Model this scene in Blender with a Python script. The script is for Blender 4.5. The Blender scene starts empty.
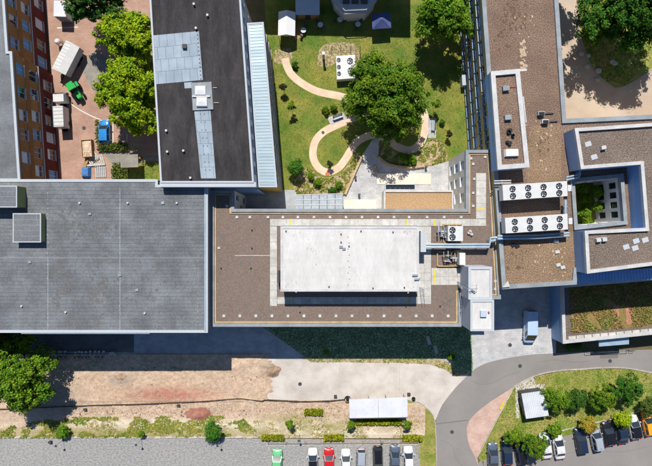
import bpy, math, random
import numpy as np
from mathutils import Vector, noise
R = math.radians
S = bpy.context.scene
COL = S.collection
random.seed(7)
# ------------------------------------------------------------------ camera, sky, sun, exposure
HC = 80.0            # drone height above the ground
SP = 0.175           # metres per photograph pixel on the ground
cam = bpy.data.cameras.new('camera'); co = bpy.data.objects.new('camera', cam); COL.objects.link(co)
co.location = (0, 0, HC); co.rotation_euler = (0, 0, 0)
cam.sensor_width = 36; cam.lens = 36 * HC / (652 * SP); cam.clip_end = 3000; cam.clip_start = .5
S.camera = co
SUN = Vector((-0.09, 0.77, 1.0)).normalized()
w = bpy.data.worlds.new('World'); S.world = w; w.use_nodes = True
nt = w.node_tree; sky = nt.nodes.new('ShaderNodeTexSky'); sky.sky_type = 'NISHITA'; sky.sun_disc = False
sky.sun_elevation = math.asin(SUN.z); sky.sun_rotation = math.atan2(SUN.x, SUN.y)
sky.air_density = 1.0; sky.dust_density = 0.2; sky.ozone_density = 5.0
nt.links.new(sky.outputs[0], nt.nodes['Background'].inputs[0]); nt.nodes['Background'].inputs[1].default_value = 0.075
sl = bpy.data.lights.new('sun', 'SUN'); sl.energy = 4.6; sl.angle = R(.5); sl.color = (1, .955, .88)
so = bpy.data.objects.new('sun', sl); COL.objects.link(so); so.rotation_euler = SUN.to_track_quat('Z', 'Y').to_euler(); so.location = (0, 40, 90)
S.view_settings.view_transform = 'Standard'; S.view_settings.look = 'None'
S.view_settings.exposure = 0.5; S.view_settings.gamma = 1; S.view_settings.use_curve_mapping = False
S.render.engine = 'CYCLES'

# ------------------------------------------------------------------ helpers
def W(px, py, z=0.0, zc=None):
    """point on level zc seen at photo pixel px,py -> world point (placed at height z)"""
    k = SP * (HC - (z if zc is None else zc)) / HC
    return Vector(((px - 326) * k, (233 - py) * k, z))
ALB = .74
def C(r, g, b, k=1.0):
    f = lambda c: ((c / 255 + .055) / 1.055) ** 2.4 if c > 10 else c / 255 / 12.92
    return tuple(min(.85, f(c) * ALB * k) for c in (r, g, b)) + (1,)
MATS = {}
def mat(n, c1, c2=None, sc=.8, fine=.2, fsc=5, big=.15, bsc=.12, rough=.9, bump=0, bumpsc=4, metal=0, spec=.3, orand=0, irand=0,
        hrand=0, trans=0, coat=0, stretch=None, brick=None, attr=None, emit=None):
    m = bpy.data.materials.new(n); m.use_nodes = True; t = m.node_tree; N = t.nodes; L = t.links
    b = N['Principled BSDF']; b.inputs['Roughness'].default_value = rough; b.inputs['Metallic'].default_value = metal
    b.inputs['Specular IOR Level'].default_value = spec
    if coat: b.inputs['Coat Weight'].default_value = coat; b.inputs['Coat Roughness'].default_value = .06
    tc = N.new('ShaderNodeTexCoord'); vec = tc.outputs['Object']
    if stretch:
        mp = N.new('ShaderNodeMapping'); mp.inputs['Scale'].default_value = stretch; L.new(vec, mp.inputs[0]); svec = mp.outputs[0]
    else: svec = vec
    def nz(s, d=5, v=vec, r=.6):
        x = N.new('ShaderNodeTexNoise'); x.inputs['Scale'].default_value = s; x.inputs['Detail'].default_value = d
        x.inputs['Roughness'].default_value = r; L.new(v, x.inputs['Vector']); return x.outputs[0]
    def math_(op, a, bb, cl=False):
        x = N.new('ShaderNodeMath'); x.operation = op; x.use_clamp = cl
        for i, q in enumerate((a, bb)):
            if isinstance(q, (int, float)): x.inputs[i].default_value = q
            else: L.new(q, x.inputs[i])
        return x.outputs[0]
    def mix(f, a, bb, typ='MIX'):
        x = N.new('ShaderNodeMix'); x.data_type = 'RGBA'; x.blend_type = typ
        if isinstance(f, (int, float)): x.inputs[0].default_value = f
        else: L.new(f, x.inputs[0])
        for i, q in ((6, a), (7, bb)):
            if isinstance(q, tuple): x.inputs[i].default_value = q
            else: L.new(q, x.inputs[i])
        return x.outputs[2]
    col = c1
    if c2:
        f = math_('ADD', math_('MULTIPLY', math_('SUBTRACT', nz(sc, 6, svec), .5), 4.0), .5, True)
        col = mix(f, c1, c2)
    if attr:
        for an, ac in attr:
            a = N.new('ShaderNodeAttribute'); a.attribute_name = an
            f = math_('MULTIPLY', a.outputs['Fac'], math_('ADD', math_('MULTIPLY', math_('SUBTRACT', nz(1.2, 5), .5), 3.), 1.), True)
            col = mix(f, col, ac)
    val = 1.0
    if fine: val = math_('ADD', val, math_('MULTIPLY', math_('SUBTRACT', nz(fsc, 3, svec, .7), .5), fine * 5))
    if big: val = math_('ADD', val, math_('MULTIPLY', math_('SUBTRACT', nz(bsc, 5), .5), big * 4))
    if orand:
        oi = N.new('ShaderNodeObjectInfo'); val = math_('ADD', val, math_('MULTIPLY', math_('SUBTRACT', oi.outputs['Random'], .5), orand * 2))
    if irand:
        g = N.new('ShaderNodeNewGeometry'); val = math_('ADD', val, math_('MULTIPLY', math_('SUBTRACT', g.outputs['Random Per Island'], .5), irand * 2))
    if brick:
        bw, bh, mc = brick
        bt = N.new('ShaderNodeTexBrick'); L.new(vec, bt.inputs[0]); bt.inputs['Scale'].default_value = 1; bt.inputs['Brick Width'].default_value = bw
        bt.inputs['Row Height'].default_value = bh; bt.inputs['Mortar Size'].default_value = .02; bt.inputs['Color1'].default_value = (1, 1, 1, 1)
        bt.inputs['Color2'].default_value = (.86, .86, .86, 1); bt.inputs['Mortar'].default_value = (mc, mc, mc, 1)
        col = mix(1.0, col, bt.outputs[0], 'MULTIPLY')
    if not isinstance(val, float):
        vm = N.new('ShaderNodeVectorMath'); vm.operation = 'SCALE'
        if isinstance(col, tuple): vm.inputs[0].default_value = col[:3]
        else: L.new(col, vm.inputs[0])
        L.new(val, vm.inputs['Scale']); col = vm.outputs[0]
    if hrand:
        g = N.new('ShaderNodeNewGeometry'); hs = N.new('ShaderNodeHueSaturation')
        wn = N.new('ShaderNodeTexWhiteNoise'); wn.noise_dimensions = '1D'; L.new(g.outputs['Random Per Island'], wn.inputs['W'])
        L.new(math_('ADD', .5 - hrand / 2, math_('MULTIPLY', wn.outputs[0], hrand)), hs.inputs['Hue']); L.new(col, hs.inputs['Color']); col = hs.outputs[0]
    if isinstance(col, tuple): b.inputs['Base Color'].default_value = col
    else: L.new(col, b.inputs['Base Color'])
    if bump:
        bp = N.new('ShaderNodeBump'); bp.inputs['Strength'].default_value = min(1, bump); bp.inputs['Distance'].default_value = .08
        L.new(nz(bumpsc, 5, svec), bp.inputs['Height']); L.new(bp.outputs[0], b.inputs['Normal'])
    if trans:
        tr = N.new('ShaderNodeBsdfTranslucent'); ms = N.new('ShaderNodeMixShader'); ms.inputs[0].default_value = trans
        if isinstance(col, tuple): tr.inputs[0].default_value = col
        else: L.new(col, tr.inputs[0])
        L.new(b.outputs[0], ms.inputs[1]); L.new(tr.outputs[0], ms.inputs[2]); L.new(ms.outputs[0], N['Material Output'].inputs[0])
    MATS[n] = m; return m

ORG = {}
def tag(o, label=None, cat=None, group=None, kind=None):
    if label: o['label'] = label
    if cat: o['category'] = cat
    if group: o['group'] = group
    if kind: o['kind'] = kind
    return o
def empty(name, loc, label, cat, group=None, rz=0, local=False):
    o = bpy.data.objects.new(name, None); COL.objects.link(o); o.location = loc; o.rotation_euler = (0, 0, rz); o.empty_display_size = .3
    ORG[o] = Vector((0, 0, 0)) if local else Vector(loc)
    return tag(o, label, cat, group)
class MB:
    def __init__(s): s.v = []; s.f = []
    def quad(s, *p): n = len(s.v); s.v += [tuple(q) for q in p]; s.f.append(tuple(range(n, n + len(p)))); return s
    def box(s, c, d, rz=0, taper=1.0):
        """c = centre of the bottom face, d = full sizes"""
        cx, cy, cz = c; hx, hy = d[0] / 2, d[1] / 2; ca, sa = math.cos(rz), math.sin(rz); n = len(s.v)
        for z, k in ((cz, 1), (cz + d[2], taper)):
            for x, y in ((-hx, -hy), (hx, -hy), (hx, hy), (-hx, hy)):
                x *= k; y *= k; s.v.append((cx + x * ca - y * sa, cy + x * sa + y * ca, z))
        s.f += [tuple(n + i for i in f) for f in ((3, 2, 1, 0), (4, 5, 6, 7), (0, 1, 5, 4), (1, 2, 6, 5), (2, 3, 7, 6), (3, 0, 4, 7))]; return s
    def prism(s, pts, z0, z1):
        n = len(s.v); k = len(pts)
        ar = sum(pts[i][0] * pts[(i + 1) % k][1] - pts[(i + 1) % k][0] * pts[i][1] for i in range(k))
        if ar < 0: pts = pts[::-1]
        s.v += [(p[0], p[1], z0) for p in pts] + [(p[0], p[1], z1) for p in pts]
        s.f.append(tuple(range(n + k - 1, n - 1, -1))); s.f.append(tuple(range(n + k, n + 2 * k)))
        for i in range(k): j = (i + 1) % k; s.f.append((n + i, n + j, n + k + j, n + k + i))
        return s
    def cyl(s, c, r, h, seg=12, r2=None):
        r2 = r if r2 is None else r2; n = len(s.v)
        for z, q in ((c[2], r), (c[2] + h, r2)):
            for i in range(seg): a = 2 * math.pi * i / seg; s.v.append((c[0] + q * math.cos(a), c[1] + q * math.sin(a), z))
        s.f.append(tuple(range(n + seg - 1, n - 1, -1))); s.f.append(tuple(range(n + seg, n + 2 * seg)))
        for i in range(seg): j = (i + 1) % seg; s.f.append((n + i, n + j, n + seg + j, n + seg + i))
        return s
    def tube(s, pts, rad, seg=6):
        pts = [Vector(p) for p in pts]; rad = rad if isinstance(rad, (list, tuple)) else [rad] * len(pts); n = len(s.v)
        for i, p in enumerate(pts):
            d = (pts[min(i + 1, len(pts) - 1)] - pts[max(i - 1, 0)]).normalized(); q = Vector((0, 0, 1)).rotation_difference(d)
            for k in range(seg):
                a = 2 * math.pi * k / seg; s.v.append(tuple(p + q @ Vector((rad[i] * math.cos(a), rad[i] * math.sin(a), 0))))
        for i in range(len(pts) - 1):
            for k in range(seg): k2 = (k + 1) % seg; s.f.append((n + i * seg + k, n + i * seg + k2, n + (i + 1) * seg + k2, n + (i + 1) * seg + k))
        s.f.append(tuple(n + k for k in range(seg - 1, -1, -1))); e = n + (len(pts) - 1) * seg; s.f.append(tuple(e + k for k in range(seg))); return s
    def bar(s, a, b, wd, ht):
        """rectangular beam whose underside runs a -> b"""
        a = Vector(a); b = Vector(b); d = (b - a); d.z = 0; nrm = Vector((-d.y, d.x, 0)).normalized() * wd / 2; n = len(s.v)
        for p in (a, b):
            for q in (-nrm, nrm): s.v.append(tuple(p + q)); s.v.append(tuple(p + q + Vector((0, 0, ht))))
        s.f += [tuple(n + i for i in f) for f in ((0, 1, 3, 2), (4, 6, 7, 5), (0, 4, 5, 1), (2, 3, 7, 6), (1, 5, 7, 3), (0, 2, 6, 4))]; return s
    def build(s, name, m, parent=None, org=None, smooth=False):
        me = bpy.data.meshes.new(name)
        if parent is not None: org = ORG[parent]
        elif org is None: org = Vector((sum(v[0] for v in s.v) / len(s.v), sum(v[1] for v in s.v) / len(s.v), min(v[2] for v in s.v)))
        org = Vector(org)
        me.from_pydata([(v[0] - org.x, v[1] - org.y, v[2] - org.z) for v in s.v], [], s.f)
        me.materials.append(MATS[m])
        if smooth: me.polygons.foreach_set('use_smooth', [True] * len(me.polygons))
        o = bpy.data.objects.new(name, me); COL.objects.link(o); ORG[o] = org
        if parent is not None: o.parent = parent
        else: o.location = org
        return o
ZERO = Vector((0, 0, 0))
def thing(mb, name, m, label, cat, group=None, smooth=False): return tag(mb.build(name, m, smooth=smooth), label, cat, group)
def copy_tree(o, parent=None):
    c = o.copy(); COL.objects.link(c); c.parent = parent; ORG[c] = ORG[o]
    for ch in o.children: copy_tree(ch, c)
    return c
def area2(p): return sum(p[i][0] * p[(i + 1) % len(p)][1] - p[(i + 1) % len(p)][0] * p[i][1] for i in range(len(p)))
def inset(p, d):
    """offset polygon inwards by d"""
    k = len(p); sg = 1 if area2(p) > 0 else -1; out = []
    for i in range(k):
        a, b, c = Vector(p[i - 1]).to_2d(), Vector(p[i]).to_2d(), Vector(p[(i + 1) % k]).to_2d()
        e1 = (b - a).normalized(); e2 = (c - b).normalized(); n1 = Vector((-e1.y, e1.x)) * sg; n2 = Vector((-e2.y, e2.x)) * sg
        m_ = n1 + n2; m_ = m_ / max(.3, m_.dot(n1)) if m_.length > 1e-6 else n1
        out.append(b + m_ * d)
    return out
def sheet(name, pts, z, m, parent=None, kind='structure', holes=None):
    mb = MB(); mb.v = [(p[0], p[1], z) for p in pts]; mb.f = [tuple(range(len(pts)))]
    if area2(pts) < 0: mb.f = [mb.f[0][::-1]]
    o = mb.build(name, m, parent, org=None if parent else ZERO)
    if not parent: tag(o, kind=kind)
    return o
def PX(l, z=0): return [W(p[0], p[1], 0, zc=p[2] if len(p) > 2 else z) for p in l]
def smooth_line(p, n=8):
    p = [Vector(q) for q in p]; out = []
    for i in range(len(p) - 1):
        a, b, c, d = p[max(i - 1, 0)], p[i], p[i + 1], p[min(i + 2, len(p) - 1)]
        for k in range(n):
            t = k / n; out.append(.5 * ((2 * b) + (c - a) * t + (2 * a - 5 * b + 4 * c - d) * t * t + (3 * b - a - 3 * c + d) * t ** 3))
    out.append(p[-1]); return out
def ribbon(name, px, width, z, m, kind='structure', h=None, parent=None):
    p = smooth_line(PX(px)); mb = MB(); l = []; r = []
    for i, q in enumerate(p):
        d = (p[min(i + 1, len(p) - 1)] - p[max(i - 1, 0)]); n = Vector((-d.y, d.x, 0)).normalized() * width / 2; l.append(q + n); r.append(q - n)
    k = len(p)
    if h is None:
        mb.v = [(q.x, q.y, z) for q in l] + [(q.x, q.y, z) for q in r]; mb.f = [(k + i, k + i + 1, i + 1, i) for i in range(k - 1)]
    else:
        for i in range(k - 1): mb.bar((p[i].x, p[i].y, z), (p[i + 1].x, p[i + 1].y, z), width, h)
    o = mb.build(name, m, parent, org=ZERO if parent is None else None)
    if kind and parent is None: tag(o, kind=kind)
    return o
def inpoly(x, y, poly):
    ins = np.zeros(len(x), bool); k = len(poly)
    for i in range(k):
        x1, y1 = poly[i][0], poly[i][1]; x2, y2 = poly[(i + 1) % k][0], poly[(i + 1) % k][1]
        c = ((y1 > y) != (y2 > y)) & (x < (x2 - x1) * (y - y1) / (y2 - y1 + 1e-12) + x1); ins ^= c
    return ins
def scatter(poly, n, seed):
    rg = np.random.default_rng(seed); a = np.array([(p[0], p[1]) for p in poly]); lo, hi = a.min(0), a.max(0)
    q = rg.uniform(lo, hi, (int(n), 2)); return q[inpoly(q[:, 0], q[:, 1], poly)]
def leafmesh(name, pos, nrm, size, m, parent=None, seed=0, fold=.25, org=None, asp=.62):
    """one folded leaf-shaped face pair per point"""
    rg = np.random.default_rng(seed); n = len(pos); nrm = nrm / (np.linalg.norm(nrm, axis=1, keepdims=True) + 1e-9)
    t = np.cross(nrm, rg.normal(size=(n, 3))); t /= np.linalg.norm(t, axis=1, keepdims=True) + 1e-9; b = np.cross(nrm, t)
    sz = size * rg.uniform(.6, 1.35, (n, 1)); t = t * sz; b = b * sz * asp
    up = nrm * sz * fold
    v = np.stack([pos - t, pos - b + up, pos + t, pos + b + up], 1).reshape(-1, 3)
    o_ = ORG[parent] if parent is not None else Vector(org if org is not None else (0, 0, 0)); v = v - np.array(o_)
    me = bpy.data.meshes.new(name); me.vertices.add(4 * n); me.vertices.foreach_set('co', v.astype(np.float32).ravel())
    i = np.arange(n)[:, None] * 4; tri = np.concatenate([i + np.array([[0, 1, 2]]), i + np.array([[0, 2, 3]])], 1).ravel()
    me.loops.add(6 * n); me.loops.foreach_set('vertex_index', tri.astype(np.int32)); me.polygons.add(2 * n)
    me.polygons.foreach_set('loop_start', np.arange(0, 6 * n, 3, dtype=np.int32)); me.update(calc_edges=True); me.materials.append(MATS[m])
    o = bpy.data.objects.new(name, me); COL.objects.link(o); ORG[o] = o_
    if parent is not None: o.parent = parent
    else: o.location = o_
    return o
def tufts(name, polypx, dens, size, m, seed, z=0.0, parent=None, label=None, cat=None, keep=None, lift=.3, lean=.4):
    poly = PX(polypx); ar = abs(area2(poly)) / 2; bb = np.array([(p[0], p[1]) for p in poly]); ba = np.prod(bb.max(0) - bb.min(0))
    q = scatter(poly, dens * ba, seed)
    if keep is not None:
        ok = np.array([keep(x, y) for x, y in q], bool); q = q[ok]
    rg = np.random.default_rng(seed + 1); pos = np.column_stack([q, z + size * lift * rg.uniform(.2, 1, len(q))])
    nrm = np.column_stack([rg.normal(0, lean, len(q)), rg.normal(0, lean, len(q)), np.ones(len(q))])
    o = leafmesh(name, pos, nrm, size, m, parent, seed)
    if parent is None: tag(o, label, cat, kind='stuff')
    return o

# ------------------------------------------------------------------ materials
mat('earth', C(120, 105, 80), C(95, 95, 55), .5, .25, 6)
mat('lawn', C(146, 142, 64), C(94, 122, 40), .2, .2, 6, .2, .5, bump=.6, bumpsc=9)
mat('lawn_fresh', C(122, 144, 52), C(166, 152, 88), .3, .25, 6, .2, .6, bump=.6, bumpsc=9)
mat('grass_blades', C(150, 152, 66), C(108, 138, 46), .2, 0, 5, .2, .5, irand=.25, hrand=.04, trans=.3)
mat('dry_grass', C(184, 168, 96), C(142, 146, 64), .35, 0, 5, .12, .2, irand=.3, hrand=.05, trans=.25)
mat('weeds', C(128, 152, 50), C(172, 168, 76), .4, 0, 5, .1, .2, irand=.4, hrand=.07, trans=.3)
mat('ground_cover', C(176, 204, 156), C(134, 172, 122), .6, 0, 5, .25, .4, irand=.5, hrand=.06, trans=.2)
mat('cover_soil', C(130, 140, 104), C(96, 112, 80), .9, .3, 6)
mat('asphalt', C(152, 147, 142), C(138, 133, 129), .2, .12, 10, .14, .1, bump=.3, bumpsc=30)
mat('road_patch', C(120, 116, 112), None, .2, .1, 12, .06, .1)
mat('parking_gravel', C(176, 175, 172), C(140, 138, 136), 3.2, .22, 9, .07, .1, bump=.5, bumpsc=12, stretch=(.8, 1.3, 1))
mat('concrete_path', C(216, 208, 199), C(194, 184, 174), .3, .1, 7, .12, .09, bump=.3)
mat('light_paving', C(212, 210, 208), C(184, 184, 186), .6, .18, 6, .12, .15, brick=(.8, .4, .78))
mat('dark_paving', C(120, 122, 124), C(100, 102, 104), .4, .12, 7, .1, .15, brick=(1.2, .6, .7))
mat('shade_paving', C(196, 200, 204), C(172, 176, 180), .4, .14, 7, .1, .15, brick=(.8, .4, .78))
mat('pink_paving', C(220, 188, 172), C(202, 168, 152), .6, .1, 7, .06, .2, brick=(.5, .25, .85))
mat('court_paving', C(196, 160, 140), C(178, 142, 124), .35, .12, 8, .1, .15, brick=(.5, .25, .85))
mat('grey_setts', C(168, 162, 150), C(146, 142, 132), .8, .15, 8, brick=(.5, .25, .75))
mat('beige_asphalt', C(206, 188, 168), C(188, 168, 148), .15, .1, 8, .12, .1)
mat('garden_path', C(246, 218, 190), C(232, 200, 172), .5, .1, 6, .05, .2, brick=(.5, .25, .88))
mat('gravel_bed', C(196, 178, 140), C(140, 122, 88), 2.2, .35, 7)
mat('dirt', C(212, 188, 164), C(190, 162, 136), 1.6, .3, 7, .14, .3, bump=1, bumpsc=3,
    attr=[('red', C(184, 128, 108)), ('pale', C(226, 212, 190)), ('grey', C(164, 150, 134)), ('grass', C(150, 146, 80))])
mat('red_soil', C(186, 132, 114), C(150, 98, 82), .9, .35, 6, bump=1, bumpsc=3)
mat('soil', C(184, 156, 130), C(142, 118, 98), .9, .35, 5, bump=1, bumpsc=3)
mat('kerbstone', C(196, 188, 178), C(170, 162, 150), 1, .15, 6)
mat('white_line', C(225, 222, 215), None, .5, .12, 6)
mat('yellow_line', C(230, 205, 70), None, .5, .1, 6)
# roofs
mat('felt_grey', C(126, 130, 134), C(106, 109, 112), .3, .24, 5, .16, .25, orand=.03, stretch=(1, 1, 1))
mat('felt_under', C(70, 72, 74), None, .5, .1)
mat('felt_dark', C(66, 62, 63), C(48, 45, 46), .7, .26, 4, .12, .15, orand=.1, stretch=(1.4, .4, 1))
mat('felt_light', C(168, 182, 194), C(152, 166, 178), .5, .06, 4, .06, .2, orand=.05)
mat('metal_roof', C(178, 196, 206), C(160, 180, 190), .4, .07, 4, .08, .2, rough=.45, metal=.1, stretch=(.3, 2, 1))
mat('brown_roof', C(140, 123, 112), C(120, 104, 94), 4.5, .24, 9, .07, .12, bump=.6, bumpsc=12)
mat('gravel_roof', C(166, 138, 118), C(84, 68, 58), 7, .5, 10, .22, .3, bump=.9, bumpsc=9)
mat('gravel_warm', C(180, 150, 120), C(98, 80, 64), 7, .5, 10, .2, .3, bump=.9, bumpsc=9)
mat('gravel_grey', C(154, 136, 122), C(84, 74, 68), 7, .45, 10, .2, .3, bump=.9, bumpsc=9)
mat('gravel_tan', C(206, 172, 132), C(158, 126, 92), 7, .4, 10, .08, .12, bump=.7, bumpsc=9)
mat('slab_grey', C(214, 211, 204), C(196, 193, 186), .8, .14, 6, .05, .3, orand=.06, brick=(.55, .55, .88))
mat('membrane_white', C(240, 237, 233, .82), C(226, 223, 219, .82), .5, .07, 3, .06, .15, rough=.6, orand=.03, stretch=(1, .35, 1))
mat('stain', C(206, 202, 196), C(180, 175, 168), 1.5, .2, 4)
mat('sedum', C(132, 128, 66), C(152, 118, 76), .8, .35, 5, .2, .25, bump=1, bumpsc=5)
mat('sedum_leaf', C(124, 136, 62), C(160, 128, 78), .45, 0, 5, .2, .3, irand=.4, hrand=.05, trans=.15)
mat('sedum_path', C(196, 140, 112), C(170, 120, 96), 1.4, .25, 6)
# walls, trim
mat('coping_white', C(232, 231, 230, .8), C(212, 211, 210, .8), .7, .08, 4, .06, rough=.5)
mat('coping_grey', C(158, 164, 168), C(140, 146, 150), .6, .08, 4, .05)
mat('coping_pale', C(190, 196, 202), None, .5, .06, 4, .05)
mat('coping_tan', C(206, 180, 140), C(188, 160, 122), .6, .1, 4, .06)
mat('blue_cladding', C(150, 188, 232), C(138, 176, 222), .4, .05, 3, .05, rough=.5, spec=.4)
mat('cream_wall', C(234, 232, 226), C(222, 219, 212), .4, .06, 4, .06)
mat('pale_wall', C(206, 208, 212), None, .4, .06, 4, .05)
mat('tower_wall', C(190, 194, 204), None, .4, .06, 4, .05)
mat('ochre_panel', C(176, 124, 74), C(156, 106, 60), .5, .1, 4, .08, orand=.1)
mat('red_panel', C(124, 54, 46), C(104, 44, 38), .5, .1, 4, .08)
mat('ochre_wall', C(186, 134, 84), C(166, 116, 70), .5, .12, 5, .08)
mat('sand_wall', C(196, 166, 96), C(178, 150, 84), .5, .1, 4, .08)
mat('hall_wall', C(120, 124, 130), None, .4, .1, 4, .06)
mat('olive_side', C(150, 150, 104), None, .5, .1, 4, .08)
mat('window_frame', C(230, 232, 236), None, .5, 0, 4, 0, rough=.4)
mat('dark_frame', C(64, 66, 70), None, .5, 0, 4, 0, rough=.4)
mat('glass', (.02, .028, .035, 1), None, .5, 0, 4, 0, rough=.06, spec=.8)
mat('blue_glass', (.06, .13, .2, 1), None, .5, 0, 4, 0, rough=.08, spec=.8)
mat('blind', C(226, 232, 240), None, .5, .04, 4, 0, orand=.12)
mat('blue_blind', C(120, 170, 220), None, .5, .04, 4, 0, orand=.15)
# machinery
mat('white_metal', C(240, 240, 238, .84), C(230, 230, 228, .84), .8, .04, 3, .03, rough=.4)
mat('galvanised', C(190, 198, 206), C(170, 178, 186), 1.5, .08, 4, .04, rough=.4, metal=.4)
mat('duct_blue', C(176, 196, 212), C(158, 180, 198), 1, .06, 4, .04, rough=.4, metal=.2)
mat('black_metal', (.015, .016, .018, 1), None, .5, .1, 6, 0, rough=.5)
mat('dark_grey', (.05, .055, .06, 1), None, .5, .1, 6, 0, rough=.5)
mat('steel_tan', C(200, 172, 128), C(180, 150, 108), 1, .1, 4)
mat('rubber', (.012, .012, .012, 1), None, .5, .1, 6, 0, rough=.8)
mat('timber', C(190, 152, 108), C(160, 124, 84), 1.2, .15, 5, orand=.12, stretch=(.4, 3, 1))
mat('pale_deck', C(250, 240, 224, .88), C(242, 228, 206, .88), .3, .05, 5, .04)
mat('tarp_blue', C(80, 130, 190), None, .8, .1, 4)
mat('canvas_white', C(246, 246, 248, .88), None, .8, .03, 4, 0)
mat('canvas_blue', C(84, 98, 150), C(70, 84, 132), .8, .06, 4)
mat('roof_blue', C(186, 202, 216), None, .6, .06, 4, .05, rough=.5)
mat('corrugated', C(222, 226, 232), C(206, 210, 218), .6, .05, 4, .05, rough=.5)
mat('shelter_roof', C(226, 228, 232), C(212, 214, 218), .4, .05, 4, .05, rough=.5)
mat('bark', C(96, 78, 62), C(72, 58, 46), 2, .2, 6, bump=.6, bumpsc=6)
mat('stone_pale', C(206, 202, 194), C(180, 176, 168), 1.5, .15, 4, orand=.12)
mat('rubble', C(232, 210, 184), C(204, 176, 146), 1.6, .25, 4, bump=1, bumpsc=4)
mat('terracotta', C(206, 120, 84), None, 1, .1, 4)
for nm, a, b in (('leaf_mid', C(116, 144, 32), C(78, 118, 28)), ('leaf_lime', C(168, 188, 30), C(122, 160, 24)), ('leaf_dark', C(74, 114, 40), C(56, 94, 34)),
                 ('leaf_bright', C(122, 154, 38), C(86, 130, 30)), ('leaf_deep', C(84, 130, 40), C(58, 106, 32)), ('leaf_orange', C(178, 150, 54), C(128, 150, 44)),
                 ('leaf_purple', C(70, 62, 44), C(58, 74, 36)), ('leaf_hedge', C(158, 160, 34), C(116, 136, 28)), ('leaf_olive', C(84, 108, 44), C(110, 122, 50))):
    mat(nm, a, b, .5, 0, 5, .1, .3, rough=.75, spec=.12, irand=.55, hrand=.06, trans=.22)
for nm, c, mt in (('paint_white', C(240, 240, 240, .88), 0), ('paint_white_shade_tint', C(186, 210, 236), 0), ('paint_silver', C(190, 196, 206), .25), ('paint_black', (.012, .012, .015, 1), .2), ('paint_navy', (.014, .026, .055, 1), .1),
                  ('paint_grey', (.1, .11, .13, 1), .2), ('paint_red', (.5, .012, .016, 1), .1), ('paint_green', C(120, 205, 140), .1), ('paint_blue', (.02, .2, .5, 1), .1),
                  ('paint_orange', (.8, .3, .01, 1), 0), ('paint_tractor', (.02, .36, .06, 1), 0), ('paint_steel', (.09, .115, .16, 1), .2)):
    mat(nm, c, None, .5, 0, 4, 0, rough=.3, metal=mt, coat=.8)
mat('lamp_red', (.45, .01, .01, 1), None, .5, 0, 4, 0, rough=.2)
mat('lamp_clear', (.6, .62, .65, 1), None, .5, 0, 4, 0, rough=.1)

# ------------------------------------------------------------------ ground, roads, paving
g = MB().quad((-600, -600, -.03), (600, -600, -.03), (600, 600, -.03), (-600, 600, -.03)).build('ground', 'earth', org=ZERO); tag(g, kind='structure')
# left courtyard
sheet('courtyard_paving', PX([(40, -60), (175, -60), (190, 60), (200, 190), (56, 190), (52, 76)]), 0, 'court_paving')
sheet('sett_apron', smooth_line(PX([(96, 50), (88, 58), (84, 70), (88, 82), (96, 92), (104, 96), (112, 80), (108, 60), (96, 50)])), .004, 'grey_setts')
sheet('cross_path', PX([(102, 151), (128, 153), (134, 146), (139, 146), (136, 156), (160, 155), (160, 162), (134, 163), (112, 165)]), .004, 'grey_setts')
sheet('courtyard_bed', PX([(96, 119), (99, 119), (100, 142), (113, 147), (140, 142), (142, 150), (128, 153), (104, 151), (97, 144)]), .008, 'gravel_bed')
sheet('courtyard_lawn', PX([(113, 165), (134, 163), (160, 161), (165, 186), (113, 186)]), .008, 'lawn')
ribbon('paving_line', [(66, 100), (80, 110), (96, 118), (100, 119)], .18, .010, 'white_line')
ribbon('bay_line', [(113, 119), (113, 145)], .14, .010, 'white_line'); ribbon('bay_line', [(127, 134), (127, 147)], .14, .010, 'white_line'); ribbon('bay_line', [(113, 146), (127, 147)], .14, .014, 'white_line')
ribbon('bay_line', [(57, 28), (78, 27)], .2, .010, 'white_line')
# garden
GARDEN = [(262, -40), (476, -40), (484, 160), (452, 172), (345, 196), (285, 196), (272, 120)]
sheet('garden_lawn', PX(GARDEN), .004, 'lawn')
sheet('bare_patch', smooth_line(PX([(318, 52), (326, 44), (345, 42), (356, 46), (360, 60), (352, 70), (340, 62), (330, 66), (318, 66), (318, 52)])), .008, 'gravel_bed')
sheet('terrace_paving', PX([(343, 197), (361, 158), (372, 140), (380, 138), (378, 157), (392, 166), (410, 168), (432, 166), (453, 160), (453, 230), (343, 230)]), .012, 'light_paving')
sheet('gravel_plaza', PX([(275, 50), (290, 48), (294, 56), (288, 64), (280, 64), (274, 62)]), .008, 'gravel_bed')
sheet('plank_terrace', PX([(293, 26), (303, 25), (303, 38), (295, 39)]), .012, 'timber')
PATHS = ([(285, 58), (287, 66), (292, 75), (303, 84), (318, 91.5), (339, 96), (352, 100)],
         [(408, 94), (417, 101), (424, 113), (425.5, 127), (421, 142), (411, 150), (398, 147), (387, 139), (376, 135)],
         [(372, 112), (354, 118), (337, 125), (323.5, 132), (315, 142), (313, 156), (318, 167), (327, 172), (338, 168), (345.5, 159), (351, 150), (357, 142), (368, 136), (378, 135)])
for i, p in enumerate(PATHS): ribbon('garden_path', p, 1.3, .018 + .004 * i, 'garden_path')
BED1 = [(291, 176), (297, 172), (306, 168), (312, 170), (318, 176), (327, 178), (341, 174), (350, 162), (357, 152), (361, 158), (345, 195), (297, 195), (293, 186)]
BED2 = [(404, 158), (414, 155), (424, 147), (429, 139), (437, 139), (444, 145), (448, 156), (446, 161), (430, 165), (416, 166)]
BED3 = [(379, 142), (386, 146), (396, 153), (404, 157), (414, 164), (404, 166), (392, 164), (380, 155)]
for i, b in enumerate((BED1, BED2, BED3)): sheet('planting_bed', PX(b), .014, 'gravel_bed')
sheet('bench_slab', PX([(327, 118), (343, 112), (347, 119), (331, 125)]), .034, 'light_paving')
sheet('bench_slab', PX([(428, 118), (436, 118), (436, 138), (428, 138)]), .034, 'light_paving')
sheet('gap_paving', PX([(225, 190), (300, 190), (300, 230), (225, 230)]), .008, 'shade_paving')
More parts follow.
